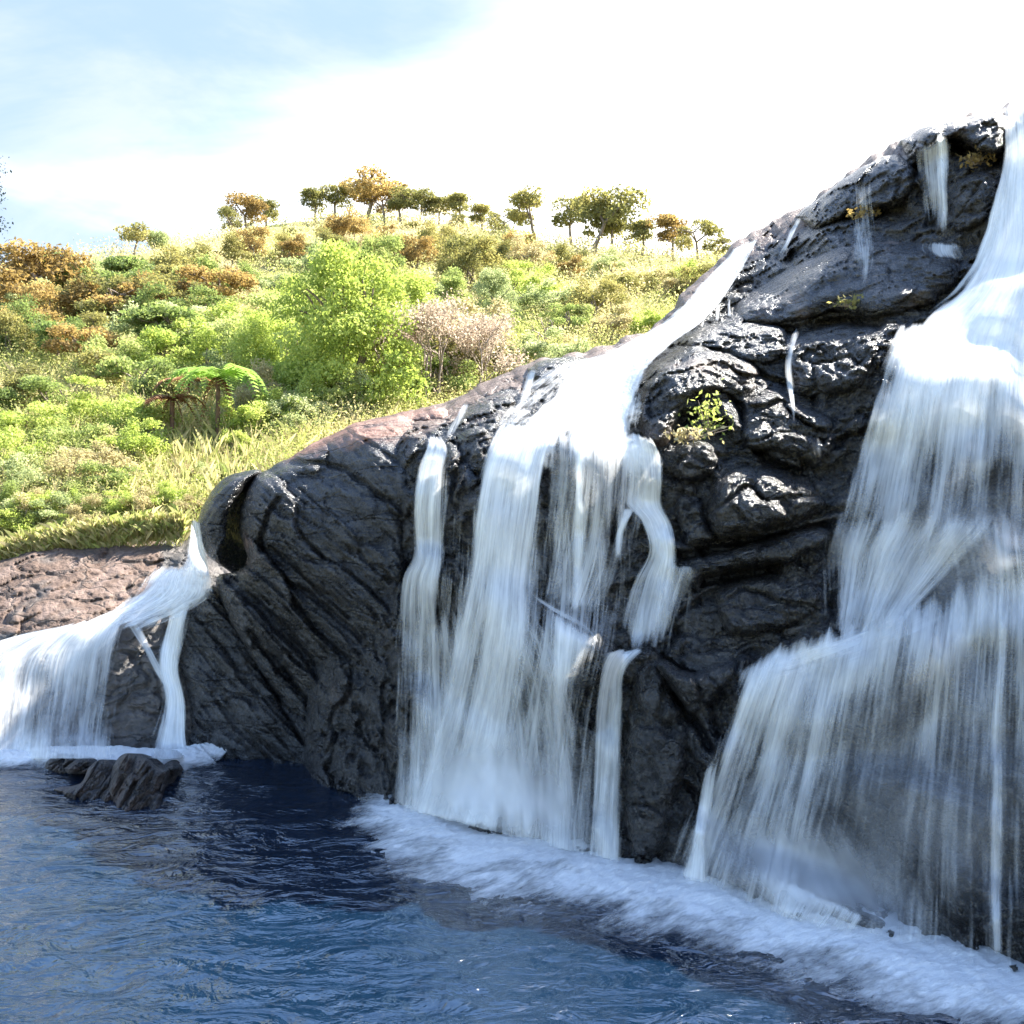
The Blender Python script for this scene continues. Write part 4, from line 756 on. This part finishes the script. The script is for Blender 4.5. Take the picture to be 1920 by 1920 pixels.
# slope bushes in four bands
rng = np.random.RandomState(12)
bands = [('on the crest itself', 8, 44, 26, 20), ('just below the crest', 60, 110, 62, 32), ('across the upper slope', 120, 190, 76, 30), ('across the middle slope', 200, 300, 90, 28), ('across the lower slope', 310, 400, 96, 20), ('at the foot of the slope', 400, 480, 78, 24), ('by the rock bank', 492, 520, 60, 20), ('above the layered boulder', 0, 1, 70, 22), ('on the wooded left slope', 60, 160, 92, 20)]
for bi, (bn, lo, hi, hp, cnt) in enumerate(bands):
    xs_ = np.linspace(10, 1470-bi*130, cnt)+rng.normal(size=cnt)*9
    if bi == 4: xs_ = np.linspace(5, 620, cnt)+rng.normal(size=cnt)*8
    if bi == 8: xs_ = np.linspace(-20, 390, cnt)+rng.normal(size=cnt)*9
    if bi == 7: xs_ = np.linspace(450, 830, cnt)+rng.normal(size=cnt)*6
    if bi == 6: xs_ = np.linspace(-10, 352, cnt)+rng.normal(size=cnt)*5
    if bi == 5: xs_ = np.linspace(0, 480, cnt)+rng.normal(size=cnt)*8
    seen = {}
    for px in xs_:
        ry = np.interp(px, RX, RY); py = ry+lo+rng.rand()*(hi-lo) if bi < 6 or bi == 8 else (np.interp(px, [0, 150, 345], [1022, 1004, 988])-rng.rand()*26 if bi == 6 else np.interp(px, [450, 600, 700, 830], [880, 830, 795, 755])-rng.rand()*50)
        if 285 < px < 490 and bi in (3, 4): py = min(py, 735-rng.rand()*70)      # the tree ferns stand clear here
        if bi <= 1: lf = rng.choice(['olive', 'tan', 'olive', 'olive', 'brown', 'pale'])
        elif bi == 8: lf = rng.choice(['forest', 'olive', 'brown', 'forest', 'green'])
        elif bi == 2: lf = rng.choice(['brown', 'olive', 'forest', 'olive', 'forest', 'green']) if px < 400 else rng.choice(['olive', 'green', 'tan', 'pale', 'lime'])
        elif bi == 3: lf = rng.choice(['brown', 'forest', 'green', 'olive', 'forest']) if px < 350 else rng.choice(['green', 'pale', 'lime', 'olive', 'tan'])
        else: lf = rng.choice(['lime', 'pale', 'green', 'lime', 'tan'])
        k = seen[lf] = seen.get(lf, -1)+1
        fn = k_umbrella if (px < 420 and bi in (2, 3, 8) and rng.rand() < .45) else k_round
        nm, cat = ('umbrella_tree', 'tree') if fn is k_umbrella else ('round_bush', 'bush')
        if bi == 5 and 255 < px < 500: py = max(py, 915)
        plant(nm, lib(fn, rng.randint(4), lf), px, py, hp*(.85+.6*rng.rand())*(.5 if bi == 5 and 255 < px < 500 else 1), f'{COLW[lf]} {"spreading tree" if fn is k_umbrella else "bush"} {bn}, {ORD[k]} {COLW[lf].split()[0]} one there from the left', cat, 'bushes on the hillside', 1+.4*rng.rand())

# tree ferns
def tree_fern(px, py, hpx, wpx, n, label, leaf, dead=0, trunk=True, droop=.55, rise=.25, seed=5):
    rg = np.random.RandomState(seed); r = (960-py)/F; Y = 10.72/(.36-r); x = (px-960)/F*Y; z = float(hill_z(np.array([x]), np.array([Y]))[0])
    h = hpx/F*Y*U; ln = wpx/F*Y*U*.5
    o = empty('tree_fern', (x*U, Y*U, z*U), label, 'tree fern')
    if trunk:
        zs = np.linspace(-.1, h, 9); segs = [((math.sin(a*.5)*.03, 0, a), (math.sin(b*.5)*.03, 0, b), .10+.03*rg.rand(), .10+.03*rg.rand()) for a, b in zip(zs[:-1], zs[1:])]
        V, Fq = tubes(segs, 7); link('trunk', mesh('trunk', V, Fq, M_FERNBARK), parent=o)
    for k in range(n+dead):
        dd = k >= n
        V, Fq, T = frond_mesh(ln*(.9+.25*rg.rand())*(.8 if dd else 1), ln*(1.25 if dd else droop*(.7+.6*rg.rand())), ln*(.02 if dd else rise*(.7+.6*rg.rand())), None, rg)
        f = link('frond', mesh('frond', V, Fq, L['dead'] if dd else L[leaf], smooth=False, attrs={'tint': T}), (0, 0, h if trunk else .15), o)
        f.rotation_euler.z = k*6.283/n*(1 if not dd else 1.37)+rg.rand()*.3
        if dd: f.scale = (.45, .6, 1.1); f['label'] = 'dead brown hanging frond'
tree_fern(408,842,132,225,14,'tall green tree fern with brown frond skirt on the lower slope','fern',9,seed=5,droop=.95,rise=.42)
tree_fern(322,846,98,150,11,'withered reddish-brown tree fern left of the tall green one','dead',6,seed=6,droop=.9)
tree_fern(352,775,62,150,9,'brownish tree fern behind left of the tall green one','dead',3,seed=7,droop=.7)
tree_fern(664,800,14,120,9,'lime green ground fern with long fronds above the layered boulder','lime',0,False,.5,.5,seed=8)
tree_fern(738,752,18,120,9,'lime green ground fern below the dry shrubs','lime',0,False,.5,.5,seed=9)
tree_fern(468,880,12,90,8,'small green ground fern at left top of the layered boulder','fern',0,False,.5,.5,seed=10)
tree_fern(585,815,46,60,8,'small drooping brown tree fern above the layered boulder','dead',4,seed=11,droop=.9)

# undergrowth: nobody could count it
rg = np.random.RandomState(3); N = 19000
px = rg.uniform(-260, 1480, N); t = rg.rand(N)
yr = ridge_Y(px); Yc = 1/(1/27.3*(1-t)+t/(yr*1.0)); xw = (px-960)/F*Yc; zw = hill_z(xw, Yc)
size = (.72+.55*np.exp(-(Yc-27)/9))*(Yc/30)**.62*(.6+.8*rg.rand(N)); per = 50
pyc = 960-(zw-5)/Yc*F; size = size*np.where((np.abs(px-385) < 105) & (pyc > 832) & (pyc < 945), .38, 1)*(.32+.68*sstep(Yc, 27.6, 30.5))
kind = vnoise(np.stack([px/150, t*5, 0*px], 1), 77)*.45+.5+rg.normal(size=N)*.14
kind = kind + .25*sstep(t, .5, .95)
d = rg.normal(size=(N, per, 3)); d /= np.linalg.norm(d, axis=2)[..., None]; d[..., 2] = np.abs(d[..., 2])*(.7+.9*rg.rand(N, 1)); rr = .35+.65*rg.rand(N, per, 1)
P = np.stack([xw, Yc, zw], 1)[:, None]+d*rr*size[:, None, None]
tint = np.clip(np.repeat(kind, per)+rg.normal(size=N*per)*.12, 0, 1)
V, Fq, T = leaves(P.reshape(-1, 3), np.repeat(.040*(Yc/30)**.85, per), rg, tint, .2, .42)
# upright grass blades and pale stems on the near slope
N2 = 20000; px = rg.uniform(-260, 760, N2); t = rg.rand(N2)**1.5*.62; yr = ridge_Y(px); Yc = 1/(1/27.1*(1-t)+t/yr); xw = (px-960)/F*Yc; zw = hill_z(xw, Yc)
hh = (.35+.75*rg.rand(N2)**2)*(.4+.6*sstep(Yc, 27.6, 30))*(Yc/30)**.4; wd = .0045*(Yc/28); le = rg.normal(size=(N2, 2))*.28; b = np.stack([xw, Yc, zw], 1); a = rg.rand(N2)*6.28
sx = np.stack([np.cos(a)*wd, np.sin(a)*wd, 0*wd], 1); mid = b+np.stack([le[:, 0]*hh*.3, le[:, 1]*hh*.3, hh*.6], 1); tip = b+np.stack([le[:, 0]*hh, le[:, 1]*hh, hh], 1)
Vg = np.stack([b-sx, b+sx, mid+sx*.8, tip], 1).reshape(-1, 3); Fg = np.arange(N2*4).reshape(-1, 4)+len(V); Tg = np.repeat(np.clip(rg.normal(.78, .25, N2), 0, 1), 4)
tag(put('undergrowth', np.vstack([V, Vg])*U, np.vstack([Fq, Fg]), L['mixed'], smooth=False, attrs={'tint': np.r_[T, Tg]}), 'dense low shrubs, grass and bracken covering the hillside', 'undergrowth', kind='stuff')

# grass fringe over the left rock bank
N3 = 16000; px = rg.uniform(-280, 345, N3); py = np.interp(px, [-280, 0, 60, 150, 250, 345], [1100, 1050, 1032, 1016, 1001, 995])+rg.normal(size=N3)*11+2
Yb = 27.2+0*px; b = world(px, py, Yb)/U; hh = .12+.28*rg.rand(N3); le = rg.normal(size=(N3, 2))*.5; a = rg.rand(N3)*6.28; sx = np.stack([np.cos(a)*.006, np.sin(a)*.006, 0*a], 1)
mid = b+np.stack([le[:, 0]*hh*.4, le[:, 1]*hh*.4, hh*.7], 1); tip = b+np.stack([le[:, 0]*hh, le[:, 1]*hh, hh*.9], 1)
tag(put('grass', np.stack([b-sx, b+sx, mid+sx, tip], 1).reshape(-1, 3)*U, np.arange(N3*4).reshape(-1, 4), L['mixed'], smooth=False, attrs={'tint': np.repeat(np.clip(rg.normal(.62, .25, N3), 0, 1), 4)}), 'straw and green grass edging the rock bank', 'grass', kind='stuff')

# small plants on the rock
def tuft(px, py, wpx, hpx, leaf, n, label, seed, name='rock_plant'):
    r2 = np.random.RandomState(seed); Y = float(rockdist(np.array([px]), np.array([py]))[0])-.05; b = world(np.array([px]), np.array([py]), np.array([Y]))[0]
    s = Y*U/F; c = r2.normal(size=(n, 3))*np.array([wpx*.3, wpx*.18, hpx*.3])*s; c[:, 2] += hpx*.3*s
    V, Fq, T = leaves(c, 5.0*s, r2, np.clip(r2.normal(.55, .25, n), 0, 1), .4, .6)
    o = empty(name, b, label, 'plant'); link('foliage', mesh('foliage', V, Fq, L[leaf], smooth=False, attrs={'tint': T}), parent=o)
    st = [((0, 0, -.05), c[i]*.9, .012, .006) for i in range(0, min(n, 60), 4)]; tv, tf = tubes(st, 4); link('stems', mesh('stems', tv, tf, M_BARK), parent=o)
tuft(1328,808,62,80,'lime',190,'bright yellow-green leafy plant in a hollow under the mottled rock shelf',1)
tuft(1290,822,70,26,'tan',110,'dry straw tuft beside the leafy plant in rock hollow',2)
tuft(1828,306,50,24,'brown',110,'orange-brown tuft under the cap rock at cliff top',3)
tuft(1618,405,44,18,'brown',70,'orange-brown tuft below the broken skyline ledge',4)
tuft(1590,572,60,20,'olive',80,'mossy tuft under the domed rock',6)

# dark tree whose outer twigs reach in at the left edge
r2 = np.random.RandomState(8); Yt = 22.; base = np.array([(-150-960)/F*Yt*U, Yt*U, 4*U])
o = empty('dark_tree', base, 'dark bluish tree whose twigs reach in at far left of the sky', 'tree')
topz = float(world(np.array([0]), np.array([330]), np.array([Yt]))[0][2])-base[2]; reach = float(world(np.array([6]), np.array([330]), np.array([Yt]))[0][0])-base[0]
segs = [((0, 0, -1), (0, 0, topz*.5), .22, .16), ((0, 0, topz*.5), (.1, 0, topz*1.25), .16, .05)]; pts = []
for k in range(26):
    a = r2.rand()*6.28 if k > 9 else r2.normal()*.25; z = topz*(.72+.5*r2.rand()) if k > 9 else topz*(.74+.035*k)
    e = np.array([math.cos(a)*reach*(.72+.2*r2.rand()), math.sin(a)*reach*.8, z]); s0 = np.array([0, 0, z-.5]); segs.append((s0, e, .05, .015))
    for j in range(7): pts.append(s0+(e-s0)*(.35+.65*(j+1)/7)+r2.normal(size=3)*.10)
tv, tf = tubes(segs, 6); link('trunk', mesh('trunk', tv, tf, M_BARK), parent=o)
pts = np.array(pts); P = (pts[:, None]+r2.normal(size=(len(pts), 120, 3))*.17).reshape(-1, 3)
V, Fq, T = leaves(P, .045, r2, r2.rand(len(P))); link('crown', mesh('crown', V, Fq, L['dark'], smooth=False, attrs={'tint': T}), parent=o)
